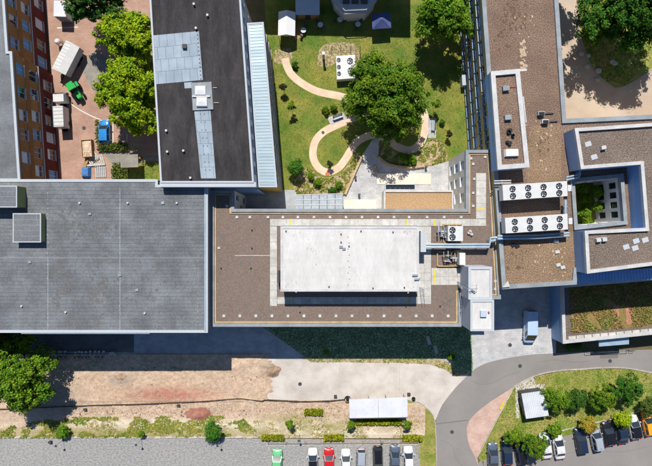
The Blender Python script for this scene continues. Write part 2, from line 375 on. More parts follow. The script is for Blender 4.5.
# right courtyard
sheet('court_asphalt', PX([(545, -60), (760, -60), (760, 125), (545, 125)]), .004, 'beige_asphalt')
TBED = [(577, -40), (578, 20), (582, 44), (590, 64), (603, 80), (618, 88), (650, 88), (760, 80), (760, -40)]
sheet('tree_bed', smooth_line(PX(TBED[:6] + [(640, 78), (660, 60), (668, 40)])) + PX([(760, 40), (760, -40)]), .008, 'lawn_fresh')
ribbon('bed_edging', TBED[:6] + [(640, 78), (660, 60), (668, 40)], .18, .004, 'kerbstone', h=.1)
# south side
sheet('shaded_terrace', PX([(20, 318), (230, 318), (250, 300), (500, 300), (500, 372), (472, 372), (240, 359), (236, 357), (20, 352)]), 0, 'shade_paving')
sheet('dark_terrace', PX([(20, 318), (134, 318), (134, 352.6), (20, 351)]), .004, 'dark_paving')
sheet('gravel_margin', PX([(300, 357), (440, 358.6), (452, 364), (472, 372), (456, 377), (446, 370), (430, 364.4), (400, 363), (312, 362)]), .020, 'gravel_bed')
COVER = [(246, 315), (470, 315), (473, 372), (456, 373), (453, 366), (452, 359), (306, 357.5)]
sheet('cover_bed', PX(COVER), .008, 'cover_soil')
sheet('forecourt', PX([(468, 280), (556, 280), (556, 353.5), (524, 355.5), (490, 362.5), (471, 371)]), .004, 'light_paving')
ROADU = [(760, 346), (652, 349.5), (631, 350), (600, 351), (550, 353.5), (524, 355.5), (490, 362), (472, 371), (456, 387), (442, 405), (436, 420), (436, 466), (436, 520)]
ROADL = [(486, 520), (478.5, 466), (475, 457), (470, 447), (467.5, 438), (467, 427), (473.5, 415.5), (490, 402), (512, 387.7), (537, 375), (556, 371), (580, 369.6), (604, 368), (627, 368.6), (652, 373), (760, 388)]
sheet('road', smooth_line(PX(ROADU), 4) + smooth_line(PX(ROADL), 4), .012, 'asphalt')
sheet('footway', smooth_line(PX(ROADL[1:9]), 4)[::-1] + PX([(478.5, 466), (477, 456), (494, 424), (514, 386)]), .016, 'pink_paving')
ribbon('road_joint', [(436, 424), (468, 420)], .16, .018, 'road_patch')
sheet('road_repair', PX([(600, 354), (618, 353.4), (618, 358), (600, 358.6)]), .016, 'road_patch')
ribbon('road_crack', [(470, 380), (480, 384), (492, 383), (506, 376), (520, 372)], .05, .018, 'road_patch'); ribbon('road_crack', [(440, 440), (452, 446), (456, 458), (462, 466)], .05, .018, 'road_patch')
ribbon('road_crack', [(540, 362), (556, 360), (575, 362), (590, 361)], .05, .018, 'road_patch'); ribbon('drive_joint', [(400, 362), (399, 398)], .05, .020, 'kerbstone'); ribbon('drive_joint', [(340, 361), (339, 400)], .05, .020, 'kerbstone')
ribbon('parking_crack', [(560, 455), (590, 450), (620, 452), (650, 446)], .05, .014, 'road_patch')
RL = [(514, 386), (537, 375), (560, 370.5), (580, 369.2), (604, 367.6), (627, 368.2), (652, 372.6), (700, 380)]
ribbon('lawn_kerb', RL, .2, .0, 'kerbstone', h=.12)
ribbon('footway_kerb', [(514, 386), (494, 424), (477, 457)], .18, .0, 'kerbstone', h=.13)
sheet('parking_right', PX([(436, 520), (478, 464), (486, 452), (505, 449), (560, 431), (572, 428), (652, 408), (760, 390), (760, 520)]), .008, 'asphalt')
RLAWN = [(514, 388), (537, 376), (560, 371.5), (604, 368.6), (627, 369.2), (652, 373.4), (760, 390), (652, 416), (610, 424), (572, 434), (530, 446), (498, 452), (481, 462), (478, 456), (494, 425)]
sheet('right_lawn', PX(RLAWN), .016, 'lawn_fresh')
sheet('shed_path', PX([(515, 385), (534, 376), (535, 384), (545, 384), (545, 394), (520, 394), (519, 418), (516, 418)]), .022, 'concrete_path')
ribbon('parking_kerb', [(486, 452), (505, 448.5), (530, 441), (560, 431), (585, 425), (610, 419), (652, 408), (720, 394)], .16, .008, 'kerbstone', h=.12)
sheet('concrete_drive', smooth_line(PX([(240, 358.8), (300, 358.8), (400, 360), (430, 362), (448, 370), (470, 373)]), 3) + smooth_line(PX([(456, 387), (442, 405), (435.5, 420), (433, 416), (427, 409), (416, 403), (406, 400)]), 3)
      + PX([(348, 402), (345, 401), (270, 402), (267, 396), (269, 388), (266, 382), (270, 377), (279, 372), (278, 367), (270, 363), (258, 361.5)]), .016, 'concrete_path')
sheet('parking_gravel', PX([(-80, 436), (430, 440), (432, 520), (-80, 520)]), .004, 'parking_gravel')
sheet('corner_lawn', smooth_line(PX([(408, 400), (420, 404), (429, 411), (434, 420), (436, 440), (437, 470), (437, 520)]), 3) + PX([(420, 520), (420, 440), (408, 440)]), .010, 'lawn_fresh')
ribbon('corner_kerb', [(407, 399.6), (420, 403), (429.5, 410.5), (434.5, 420), (436, 440), (436.6, 470), (437, 520)], .14, .006, 'kerbstone', h=.1)
# dirt field with bumps, its soil types as attributes
def dirt_field():
    x0, x1, y0, y1, st = -40, 425, 354, 438, 1.0
    nx = int((x1 - x0) / st) + 1; ny = int((y1 - y0) / st) + 1; v = []; red = []; pale = []; gry = []; gr = []
    gs = lambda x, y, cx, cy, sx, sy: math.exp(-((x - cx) / sx) ** 2 - ((y - cy) / sy) ** 2)
    for j in range(ny):
        for i in range(nx):
            x = x0 + i * st; y = y0 + j * st; p = W(x, y)
            n = noise.fractal(Vector((x * .09, y * .09, 0)), 1.0, 2.0, 4)
            n2 = noise.fractal(Vector((x * .35, y * .35, 4)), 1.0, 2.0, 3); h = .02 + max(0, .06 + .08 * n + .045 * n2) + .35 * gs(x, y, 238, 362, 12, 5) * (1 + n) + .25 * gs(x, y, 270, 366, 8, 7) * (1 + n) + .2 * gs(x, y, 120, 380, 12, 5)
            if 270 + 7 * noise.noise(Vector((y * .13, 3, 1))) + 4 * noise.noise(Vector((y * .4, 7, 1))) < x < 350 and y < 401: h = -.02
            if 350 <= x and y < 404: h = -.02
            if y > 435: h = min(h, .0)
            if y < 402 and x < 262: h += .1
            v.append((p.x, p.y, h))
            red.append(min(1, 1.1 * gs(x, y, 170, 394, 42, 7) + gs(x, y, 270, 378, 5, 8) * .3))
            pale.append(min(1, gs(x, y, 180, 425, 130, 6) * 1.1 + gs(x, y, 350, 434, 90, 5)))
            gry.append(min(1, gs(x, y, 122, 378, 12, 6) + .9 * gs(x, y, 272, 368, 10, 8) + gs(x, y, 50, 400, 26, 20)))
            gr.append(min(1, .9 * gs(x, y, 120, 432, 150, 5) + .7 * gs(x, y, 330, 427, 60, 8) * (.5 + n) + .5 * gs(x, y, 290, 418, 30, 5)))
    f = [(j * nx + i, (j + 1) * nx + i, (j + 1) * nx + i + 1, j * nx + i + 1) for j in range(ny - 1) for i in range(nx - 1)]
    mb = MB(); mb.v = v; mb.f = f; o = mb.build('dirt_ground', 'dirt', org=ZERO, smooth=True); tag(o, kind='structure')
    for nm, d in (('red', red), ('pale', pale), ('grey', gry), ('grass', gr)):
        a = o.data.attributes.new(nm, 'FLOAT', 'POINT'); a.data.foreach_set('value', d)
dirt_field()

# ------------------------------------------------------------------ buildings
def facade(mb, p0, p1, z0, z1, ops, inward, depth=.16):
    """wall rectangle with real openings (u0,u1,za,zb) and reveals"""
    d = (p1 - p0); Ln = d.length; d = d / Ln
    us = sorted({0.0, Ln} | {o[0] for o in ops} | {o[1] for o in ops}); zs = sorted({z0, z1} | {o[2] for o in ops} | {o[3] for o in ops})
    pt = lambda u, z, k=0: (p0.x + d.x * u + inward.x * k, p0.y + d.y * u + inward.y * k, z)
    for i in range(len(us) - 1):
        for j in range(len(zs) - 1):
            uc = (us[i] + us[i + 1]) / 2; zc = (zs[j] + zs[j + 1]) / 2
            if any(o[0] < uc < o[1] and o[2] < zc < o[3] for o in ops): continue
            mb.quad(pt(us[i], zs[j]), pt(us[i + 1], zs[j]), pt(us[i + 1], zs[j + 1]), pt(us[i], zs[j + 1]))
    for a, b, za, zb in [o[:4] for o in ops]:
        mb.quad(pt(a, za), pt(b, za), pt(b, za, depth), pt(a, za, depth)); mb.quad(pt(a, zb), pt(a, zb, depth), pt(b, zb, depth), pt(b, zb))
        mb.quad(pt(a, za), pt(a, za, depth), pt(a, zb, depth), pt(a, zb)); mb.quad(pt(b, za), pt(b, zb), pt(b, zb, depth), pt(b, za, depth))
def vbar(mb, P, a, b, za, zb, k0, k1):
    """box in facade coordinates"""
    n = len(mb.v)
    for k in (k0, k1):
        for u, z in ((a, za), (b, za), (b, zb), (a, zb)): mb.v.append(P(u, z, k))
    mb.f += [tuple(n + i for i in f) for f in ((0, 1, 2, 3), (7, 6, 5, 4), (0, 4, 5, 1), (1, 5, 6, 2), (2, 6, 7, 3), (3, 7, 4, 0))]
def window(root, p0, p1, op, inward, fm='window_frame', pm='glass', blind=None, depth=.16, sill=True):
    d = (p1 - p0).normalized(); a, b, za, zb = op[:4]; t = .07
    P = lambda u, z, k: (p0.x + d.x * u + inward.x * k, p0.y + d.y * u + inward.y * k, z)
    mb = MB(); k0, k1 = depth - .07, depth + .03
    vbar(mb, P, a + .003, b - .003, za + .003, za + t, k0, k1); vbar(mb, P, a + .003, b - .003, zb - t, zb - .003, k0, k1)
    vbar(mb, P, a + .003, a + t, za + t, zb - t, k0, k1); vbar(mb, P, b - t, b - .003, za + t, zb - t, k0, k1)
    if b - a > 1.3: m_ = (a + b) / 2; vbar(mb, P, m_ - .03, m_ + .03, za + t, zb - t, k0 + .005, k1)
    wn = mb.build('window', fm, root)
    mb = MB(); vbar(mb, P, a + t * .6, b - t * .6, za + t * .6, zb - t * .6, depth - .01, depth + .02); mb.build('pane', pm, wn)
    if sill: mb = MB(); vbar(mb, P, a - .05, b + .05, za - .06, za - .002, -.09, depth - .075); mb.build('sill', fm, wn)
    if blind:
        f, bm = blind; mb = MB(); vbar(mb, P, a + t, b - t, zb - t - (zb - za - 2 * t) * f, zb - t, depth - .055, depth - .03); mb.build('blind', bm, wn)
    return wn
def rows_ops(Ln, n, wd, rows, m0=1.0, m1=1.0):
    st = (Ln - m0 - m1) / n; return [(m0 + st * (i + .5) - wd / 2, m0 + st * (i + .5) + wd / 2, a, b) for a, b in rows for i in range(n)]
def bld(name, label, pts, z, wallm, roofm, capm, pw=.35, ph=.3, z0=0.0, fac=None, hole=None, cat='building', out=.04, capd=.14, bands=None):
    P = [Vector((q.x, q.y, 0)) for q in PX(pts, z)]
    c = sum(P, Vector()) / len(P); root = empty(name, (c.x, c.y, z0), label, cat); sg = 1 if area2(P) > 0 else -1
    bands = bands or [(z0, z - ph, wallm)]; mbs = [MB() for _ in bands]; todo = []
    for i in range(len(P)):
        a, b = P[i], P[(i + 1) % len(P)]; e = (b - a).normalized(); inw = Vector((-e.y, e.x, 0)) * sg; ops = []
        if fac and i in fac: ops = fac[i]((b - a).length); todo += [(a, b, o, inw) for o in ops]
        for mb, (za, zb, _) in zip(mbs, bands): facade(mb, a, b, za, zb, [o for o in ops if za < o[2] and o[3] < zb], inw)
    for mb, bd in zip(mbs, bands): mb.build('wall', bd[2], root)
    for a, b, o, inw in todo:
        st = o[4] if len(o) > 4 else {}; window(root, a, b, o, inw, **st)
    o_ = inset(P, -out); i_ = inset(P, pw); mb = MB(); k = len(P)
    for i in range(k):
        j = (i + 1) % k; q = lambda l, m_, zz: (l[m_].x, l[m_].y, zz)
        mb.quad(q(o_, i, z - ph - capd), q(o_, j, z - ph - capd), q(o_, j, z), q(o_, i, z)); mb.quad(q(o_, i, z), q(o_, j, z), q(i_, j, z), q(i_, i, z))
        mb.quad(q(i_, i, z), q(i_, j, z), q(i_, j, z - ph - .01), q(i_, i, z - ph - .01)); mb.quad(q(o_, i, z - ph - capd), q(i_, i, z - ph - capd), q(i_, j, z - ph - capd), q(o_, j, z - ph - capd))
    mb.build('parapet', capm, root)
    r_ = inset(P, pw * .5); me = bpy.data.meshes.new('roof')
    if hole:
        import bmesh
        Hh = [Vector((q.x, q.y, 0)) for q in PX(hole, z)]; bm = bmesh.new(); es = []
        for lp in (r_, Hh):
            vs = [bm.verts.new((v[0], v[1], z - ph)) for v in lp]; es += [bm.edges.new((vs[i], vs[(i + 1) % len(vs)])) for i in range(len(vs))]
        bmesh.ops.triangle_fill(bm, use_beauty=True, use_dissolve=False, edges=es, normal=(0, 0, 1)); bm.verts.ensure_lookup_table()
        mb = MB(); mb.v = [tuple(v.co) for v in bm.verts]; bm.verts.index_update(); mb.f = [tuple(v.index for v in f.verts) for f in bm.faces]; roof = mb.build('roof', roofm, root); bm.free()
    else:
        mb = MB(); mb.v = [(v[0], v[1], z - ph) for v in r_]; mb.f = [tuple(range(k)) if sg > 0 else tuple(range(k))[::-1]]; roof = mb.build('roof', roofm, root)
    return root, roof, P
def sheets(parent, quad, z, nu, nv, m, stagger=True, gap=.03, name='felt_sheet', th=.012, seed=1):
    """roofing sheets laid in rows on a four-cornered roof"""
    rg = random.Random(seed); A, B, Cc, D = [Vector((q[0], q[1], 0)) for q in quad]
    pt = lambda u, v: (A.lerp(B, u)).lerp(D.lerp(Cc, u), v)
    Lu = (B - A).length; Lv = (D - A).length
    for j in range(nv):
        off = rg.uniform(.1, .9) / nu if stagger else 0; cuts = [0.0] + [min(1, max(0, (i + off / (1 / nu)) / nu)) for i in range(nu)] + [1.0]; cuts = sorted(set(cuts)); cuts = [c for i, c in enumerate(cuts) if i == 0 or c - cuts[i - 1] > .02 or c == 1.0]
        for i in range(len(cuts) - 1):
            u0, u1 = cuts[i] + gap / Lu / 2, cuts[i + 1] - gap / Lu / 2; v0, v1 = j / nv + gap / Lv / 2, (j + 1) / nv - gap / Lv / 2
            if u1 - u0 < .01: continue
            q = [pt(u0, v0), pt(u1, v0), pt(u1, v1), pt(u0, v1)]; t = z + th * rg.uniform(.7, 1.5)
            MB().prism([(p.x, p.y) for p in q], z - .002, t).build(name, m, parent)

def vary(rng, p_blind=.6, bm=('blind', 'blind', 'blue_blind'), fm='window_frame', pm='glass'):
    d = dict(fm=fm, pm=pm)
    if rng.random() < p_blind: d['blind'] = (rng.choice((.35, .6, .85, .95)), rng.choice(bm))
    return d
rg = random.Random(3)
# --- left brick block
LZ = 10.4
def left_fac(Ln):
    ops = []
    for za, zb in ((.7, 2.9), (4.7, 6.5), (7.8, 9.6)):
        u = 1.2 + (0 if za > 1 else .4)
        while u + 2 < Ln: ops.append((u, u + 1.8, za, zb, vary(rg, .8))); u += rg.choice((2.9, 3.0, 3.6))
    return ops
P_ = [(-80, -60, 0), (40, -60, 0), (49, 75, 0), (52.5, 75, 0), (59.8, 187.6, 0), (-80, 187.6, 0)]
lb, lroof, LP = bld('apartment_block', 'ochre and dark red panelled block on the left edge with rows of windows', P_, LZ, 'ochre_wall', 'felt_grey', 'coping_pale', .35, .15, fac={1: left_fac, 3: left_fac}, bands=[(0, 4.1, 'red_panel'), (4.1, LZ - .15, 'ochre_wall')])
for i in (1, 3):
    a, b = LP[i], LP[i + 1]; e = (b - a).normalized(); nrm = Vector((e.y, -e.x, 0)); nrm = nrm if nrm.x > 0 else -nrm
    mb = MB(); mb.bar(Vector((a.x, a.y, 4.05)) + nrm * .05, Vector((b.x, b.y, 4.05)) + nrm * .05, .16, .16); mb.build('string_course', 'coping_pale', lb)
    Ln = (b - a).length
    P3 = lambda u, z, k: (a.x + e.x * u + nrm.x * k, a.y + e.y * u + nrm.y * k, z)
    for za, zb in ((.05, .6), (3.0, 4.0)):
        n = int(Ln / 2.7)
        for q in range(n):
            m2 = MB(); vbar(m2, P3, Ln * q / n + .015, Ln * (q + 1) / n - .015, za, zb, .003, .04); m2.build('cladding_panel', 'red_panel', lb)
    for za, zb in ((4.25, 4.6), (6.62, 7.7), (9.68, 10.05)):
        n = int(Ln / 2.7)
        for q in range(n):
            m2 = MB(); vbar(m2, P3, Ln * q / n + .015, Ln * (q + 1) / n - .015, za, zb, .003, .04); m2.build('cladding_panel', 'ochre_panel', lb)
# --- grey flat-roofed hall
GZ = 12.2
gh, groof, GP = bld('grey_hall', 'wide grey flat-roofed hall filling the left of the picture', [(-80, 180), (157, 180), (157, 185.5), (207, 185.5), (207, 332), (-80, 332)], GZ, 'hall_wall', 'felt_under', 'coping_pale', .28, .1, out=.12,
    fac={4: lambda L: [o + (dict(fm='dark_frame'),) for o in rows_ops(L, 16, 1.6, ((1, 2.6), (4.6, 6.2), (8.2, 9.8)))]})
q = PX([(-79, 181.5), (156, 181.5), (156, 187), (-79, 187)], GZ); sheets(groof, q, GZ - .1, 6, 1, 'felt_grey', seed=3, gap=.022)
q = PX([(-79, 187), (205, 187), (205, 330.5), (-79, 330.5)], GZ); sheets(groof, q, GZ - .1, 7, 38, 'felt_grey', seed=4, gap=.03)
mb = MB(); a, b = W(205.2, 187, GZ), W(205.2, 331, GZ); mb.bar(a + Vector((0, 0, -.05)), b + Vector((0, 0, -.05)), .22, .12); mb.build('edge_flashing', 'duct_blue', gh)
mb = MB(); a, b = W(207.6, 187, GZ - .25), W(207.6, 331, GZ - .25); mb.bar(a, b, .2, .2); mb.build('gutter', 'coping_white', gh)
mb = MB(); a, b = W(22, 332.5, GZ - .3), W(150, 332.5, GZ - .3); mb.bar(a, b, .3, .2); mb.build('gutter', 'duct_blue', gh)
for x in (48, 48, 120, 120, 198): # lines of fixings
    for y in range(262 if x == 198 else 194, 326, 5):
        c = W(x + random.uniform(-.3, .3), y + random.uniform(-2, 2), GZ - .1); MB().cyl((c.x, c.y, GZ - .09), .05, .04, 6).build('roof_fixing', 'coping_white', groof)
for (x, y) in ((30, 262), (137, 290), (163, 203), (90, 214), (120, 275)):
    c = W(x, y, GZ - .1); MB().box((c.x, c.y, GZ - .1), (.45, .35, .16), .1).build('roof_vent', 'galvanised', groof)
def roof_box(name, label, x0, y0, x1, y1, z, zb, top, side, skm):
    P = [W(x, y, z) for x, y in ((x0, y0), (x1, y0), (x1, y1), (x0, y1))]; c = sum(P, Vector()) / 4
    root = empty(name, (c.x, c.y, zb), label, 'rooftop housing'); MB().prism([(p.x, p.y) for p in P], zb, z - .1).build('wall', side, root)
    o_ = inset(P, -.06); r = MB().prism([(p.x, p.y) for p in o_], z - .1, z - .02).build('roof', skm, root); sheets(r, [Vector((p[0], p[1], 0)) for p in inset(P, .08)], z - .02, 1, max(3, int((y1 - y0) / 5)), top, seed=int(x0) + 9)
    return root
roof_box('roof_housing', 'grey roofed lift housing with olive side at far left of the hall roof', -22, 186, 16.5, 207, 14.2, GZ - .1, 'felt_grey', 'olive_side', 'coping_pale')
roof_box('roof_housing', 'lower square grey housing with olive side on the hall roof', 13, 213.6, 40.5, 242, 13.3, GZ - .1, 'felt_grey', 'olive_side', 'coping_pale')
# --- dark felt block with light patch
DZ = 13.6
dk, droof, DP = bld('dark_roof_block', 'long block with blackish felt roof and pale blue-grey patches', [(149, -14), (239.6, -14), (253.6, 182.5), (160.5, 182.5)], DZ, 'pale_wall', 'felt_under', 'coping_pale', .22, .1, out=.05,
    fac={1: lambda L: [o + (vary(rg, .3),) for o in rows_ops(L, 13, 1.3, ((11, 12.4), (7.4, 9.0), (4.0, 5.6), (.9, 2.4)))]})
q = PX([(150.2, -13), (150.2 + 10.6, 181.5), (252.6, 181.5), (238.8, -13)], DZ); sheets(droof, q, DZ - .1, 3, 20, 'felt_dark', gap=.02, seed=8)
def dz(x, y, z=DZ - .08): return W(x, y, z)
q = [dz(152, 35.5), dz(199, 31), dz(203, 80), dz(155.6, 84.4)]; sheets(droof, q, DZ - .08, 6, 4, 'felt_light', gap=.03, name='patch_sheet', seed=2, th=.02)
q = [dz(184, 82.6), dz(192, 82), dz(193, 88), dz(184.6, 88.6)]; sheets(droof, q, DZ - .08, 1, 1, 'felt_light', name='patch_sheet', seed=2, th=.02)
q = [dz(194, 109), dz(210.5, 109), dz(216, 178.5), dz(201, 178.5)]; sheets(droof, q, DZ - .08, 2, 6, 'felt_light', gap=.03, name='patch_sheet', seed=6, th=.02)
mb = MB(); a, b = W(159.5, 184.4, DZ), W(256, 184.4, DZ); mb.bar((a.x, a.y, 12.3), (b.x, b.y, 12.3), .7, 1.2); mb.build('end_coping', 'coping_pale', dk)
c = dz(185, 47); MB().box((c.x, c.y, DZ - .08), (.62, .62, .35)).build('roof_hatch', 'black_metal', dk)
for k in range(12):
    c = dz(197.5 + k * .32, 35 + k * 4); MB().cyl((c.x, c.y, DZ - .07), .08, .06, 6).build('roof_fixing', 'black_metal', droof)
for k in range(8):
    for s in (0, 1):
        c = dz(200.5 + k * .75 + s * 4, 114 + k * 8); MB().cyl((c.x, c.y, DZ - .07), .07, .06, 6).build('roof_fixing', 'dark_grey', droof)
for x, y in ((194.5, 5), (208, 16), (196.5, 29), (167, 131), (168, 152), (184, 151), (191, 178)):
    c = dz(x, y, DZ - .1); m_ = MB().cyl((c.x, c.y, DZ - .1), .11, .35, 10); o = m_.build('vent_pipe', 'galvanised', dk); MB().cyl((c.x, c.y, DZ + .25), .17, .07, 10).build('vent_cap', 'coping_white', o)
for (x, y, x2, y2) in ((213, 88, 217, 88), (214, 103, 219, 103)):
    a, b = dz(x, y), dz(x2, y2); MB().tube([a + Vector((0, 0, .1)), b + Vector((0, 0, .1))], .05).build('wire_stay', 'coping_white', dk)
c = W(202.5, 97, DZ - .1); sk = empty('roof_light', (c.x, c.y, DZ - .1), 'twin white domed roof light on a grey base amid dark felt', 'skylight')
MB().prism([tuple(W(x, y, DZ)[:2]) for x, y in ((191.5, 83), (211.5, 82), (213.5, 109.5), (193, 110.5))], DZ - .1, DZ + .12).build('base', 'coping_grey', sk)
for x, y in ((201, 91.2), (202.4, 102.4)):
    c = W(x, y, DZ); m_ = MB(); zs = DZ + .12; hx, hy = .82, .7
    m_.v = [(c.x - hx, c.y - hy, zs), (c.x + hx, c.y - hy, zs), (c.x + hx, c.y + hy, zs), (c.x - hx, c.y + hy, zs), (c.x - hx * .9, c.y - hy * .9, zs + .3), (c.x + hx * .9, c.y - hy * .9, zs + .3), (c.x + hx * .9, c.y + hy * .9, zs + .3), (c.x - hx * .9, c.y + hy * .9, zs + .3), (c.x - hx * .4, c.y, zs + .48), (c.x + hx * .4, c.y, zs + .48)]
    m_.f = [(0, 1, 5, 4), (1, 2, 6, 5), (2, 3, 7, 6), (3, 0, 4, 7), (4, 5, 9, 8), (6, 7, 8, 9), (5, 6, 9), (7, 4, 8)]; m_.build('dome', 'canvas_white', sk)
c = W(201.7, 96.8, DZ); MB().bar((c.x - 1.3, c.y, DZ + .12), (c.x + 1.3, c.y, DZ + .12), .22, .2).build('ridge_bar', 'coping_white', sk)
# --- metal-roofed wing beside it
MZ = 10.0
mw, mroof, MP = bld('metal_wing', 'narrow wing with pale blue standing-seam metal roof beside the lawn', [(247.5, 23.5), (263, 22.5), (276.5, 186.5), (258.8, 186.5)], MZ, 'sand_wall', 'metal_roof', 'coping_pale', .14, .05, out=.1,
    fac={1: lambda L: [o + (vary(rg, .35, fm='window_frame'),) for o in rows_ops(L, 12, 1.65, ((7.2, 9.2), (4.1, 6.1), (1.0, 3.0)), .4, .4)]})
for k in range(52):
    t = (k + .5) / 52; a = MP[0].lerp(MP[3], t); b = MP[1].lerp(MP[2], t)
    MB().bar((a.x + .2, a.y, MZ - .05), (b.x - .12, b.y, MZ - .05), .05, .045).build('seam', 'metal_roof', mroof)
# --- brown roofed building
BZ = 10.0
BP_ = [(211, 190.5), (234, 190.5), (234, 209), (466, 209), (466, 150), (492.4, 150), (500.8, 299), (484.7, 299), (484.7, 295.6), (461.2, 295.6), (461.2, 326.5), (211, 326.5)]
arm_ops = lambda L: [o + (vary(rg, .5),) for o in rows_ops(L, 3, 1.5, ((7.1, 8.9), (3.9, 5.7), (1.0, 2.8)), .6, .8)]
bb, broof, BPt = bld('brown_roof_building', 'long low block with brown felt roof in the centre, pale perimeter coping', BP_, BZ, 'cream_wall', 'brown_roof', 'coping_grey', .45, .3, fac={
    1: lambda L: [(.5, 1.5, .1, 2.3, {}), (1.9, 2.6, 3.2, 5.0, {}), (.5, 1.4, 6.5, 8.3, {})], 3: arm_ops,
    10: lambda L: [o + (vary(rg, .3),) for o in rows_ops(L, 15, 1.5, ((1, 2.8), (4.2, 6), (7.2, 8.8)))]})
i_ = inset(BPt, .5); i2 = inset(BPt, .72); mb = MB()
for i in range(len(i_)):
    j = (i + 1) % len(i_); mb.quad((i_[i].x, i_[i].y, BZ - .18), (i_[j].x, i_[j].y, BZ - .18), (i2[j].x, i2[j].y, BZ - .18), (i2[i].x, i2[i].y, BZ - .18)); mb.quad((i2[i].x, i2[i].y, BZ - .18), (i2[j].x, i2[j].y, BZ - .18), (i2[j].x, i2[j].y, BZ - .31), (i2[i].x, i2[i].y, BZ - .31))
mb.build('inner_coping', 'coping_tan', bb)
BD = BZ - .3
def bpz(l, z=BD): return [W(x, y, z) for x, y in l]
WALK = [([(270, 219), (486, 219), (486, 226), (270, 226)]), ([(270, 226.3), (277, 226.3), (277, 306), (270, 306)]), ([(277.3, 297), (417, 297), (417, 304), (277.3, 304)]), ([(418, 226.3), (431, 226.3), (431, 304), (417.3, 304), (417.3, 297)]), ([(476, 173), (486, 173), (486, 218.7), (476, 218.7)]), ([(431.3, 268), (466, 268), (466, 285), (431.3, 285)])]
def slabs(poly_px, step=8.0):
    x0 = min(p[0] for p in poly_px); x1 = max(p[0] for p in poly_px); y0 = min(p[1] for p in poly_px); y1 = max(p[1] for p in poly_px)
    nx = max(1, round((x1 - x0) / step)); ny = max(1, round((y1 - y0) / step))
    for i in range(nx):
        for j in range(ny):
            a = W(x0 + (x1 - x0) * i / nx, y0 + (y1 - y0) * j / ny, BD); b = W(x0 + (x1 - x0) * (i + 1) / nx, y0 + (y1 - y0) * (j + 1) / ny, BD); e = .012
            MB().prism([(a.x + e, a.y - e), (b.x - e, a.y - e), (b.x - e, b.y + e), (a.x + e, b.y + e)], BD - .002, BD + .05 + random.uniform(-.006, .006)).build('walkway_slab', 'slab_grey', broof)
for wlk in WALK: slabs(wlk)
for x in (237, 250, 268, 283, 298, 314, 330, 346, 362, 378, 394, 409, 427, 444, 461): c = W(x, 217.2, BD); MB().box((c.x, c.y, BD), (.42, .42, .14), 0, .85).build('anchor_block', 'coping_white', broof)
for x in [224 + 16 * i for i in range(15)]: c = W(x, 316, BD); MB().box((c.x, c.y, BD), (.46, .46, .14), 0, .85).build('anchor_block', 'coping_white', broof)
for x, y in ((471, 158.5), (485, 157), (473, 164), (474, 179), (473, 193), (473, 206), (495, 281), (495, 289), (227, 206), (219, 248)): c = W(x, y, BD); MB().box((c.x, c.y, BD), (.4, .4, .14), 0, .85).build('anchor_block', 'coping_white', broof)
for x, y in ((252, 230), (252, 248), (221, 268), (251, 268), (214, 236), (440, 306), (300, 312)): c = W(x, y, BD); MB().cyl((c.x, c.y, BD), .1, .22, 8).build('roof_drain', 'black_metal', broof)
def stripe(a, b, wd, name='yellow_stripe', m='yellow_line', z=BD + .064): p, q_ = W(*a, z), W(*b, z); MB().bar(p, q_, wd, .004).build(name, m, broof)
for a, b in (((291, 219), (291, 226)), ((291.4, 297), (291.4, 304)), ((407, 219), (407, 226)), ((407.6, 297), (407.6, 304)), ((434.5, 220), (434.5, 226)), ((434.4, 269), (434.4, 284)), ((476.5, 209), (485.5, 209))): stripe(a, b, .22)
p, q_ = W(235, 255.5, BD), W(270, 255.5, BD); MB().bar(p, q_, .1, .03).build('lightning_wire', 'coping_white', broof)
# roof parapet stub shading link to the dark block
lk = MB().prism([tuple(p[:2]) for p in (W(209, 186, 9.2), W(257, 188.4, 9.2), W(257, 190.2, 9.2), W(209, 190.2, 9.2))], 0, 9.2).build('link_corridor', 'blue_cladding'); tag(lk, 'narrow blue link between the dark block and the brown roofed building', 'link building')
MB().prism([tuple(p[:2]) for p in (W(209, 185.6, 9.4), W(257.4, 188, 9.4), W(257.4, 190, 9.4), W(209, 190, 9.4))], 9.2, 9.35).build('roof', 'duct_blue', lk)
# --- white penthouse
PZ = 13.3
ph, proof, PP = bld('penthouse', 'white membrane roofed plant room standing on the brown roof', [(281, 227), (418.5, 227), (418.5, 291), (281, 291)], PZ, 'pale_wall', 'membrane_white', 'coping_white', .25, .06, z0=BD, cat='plant room', out=.08)
mb = MB(); a, b = W(281, 226.6, PZ), W(418, 226.6, PZ); mb.bar((a.x, a.y, PZ - .3), (b.x, b.y, PZ - .3), .35, .2); mb.build('gutter', 'coping_grey', ph)
MB().prism([tuple(W(x, y, 12.2)[:2]) for x, y in ((420.6, 231), (426, 231), (426, 252), (420.6, 252))], BD, 12.2).build('duct_box', 'coping_pale', ph)
MB().prism([tuple(W(x, y, 11.2)[:2]) for x, y in ((277.4, 271), (279.5, 271), (279.5, 283), (277.4, 283))], BD, 11.2).build('side_cabinet', 'dark_grey', ph)
sheets(proof, [p_ for p_ in (Vector((*v, 0)) for v in inset(PP, .3))], PZ - .062, 2, 14, 'membrane_white', name='membrane_strip', gap=.012, th=.003, seed=12)
rs = random.Random(11); pd = PZ - .055
for (x, y, n, sx, sy) in ((292, 285, 14, 5, 3), (311, 246, 10, 2.5, 6), (317, 255, 8, .6, 12), (408, 287, 12, 5, 2), (300, 236, 6, 4, 4), (409, 232, 8, 4, 1.5), (360, 260, 10, 30, 16)):
    for k in range(n):
        c = W(x + rs.gauss(0, sx), y + rs.gauss(0, sy), pd); r = rs.uniform(.03, .11); m_ = MB(); n0 = 8
        pts = [(c.x + r * rs.uniform(.6, 1.4) * math.cos(2 * math.pi * i / n0), c.y + r * rs.uniform(.8, 2.2) * math.sin(2 * math.pi * i / n0), pd + .004) for i in range(n0)]
        m_.quad(*pts); m_.build('algae_stain', 'stain', proof)
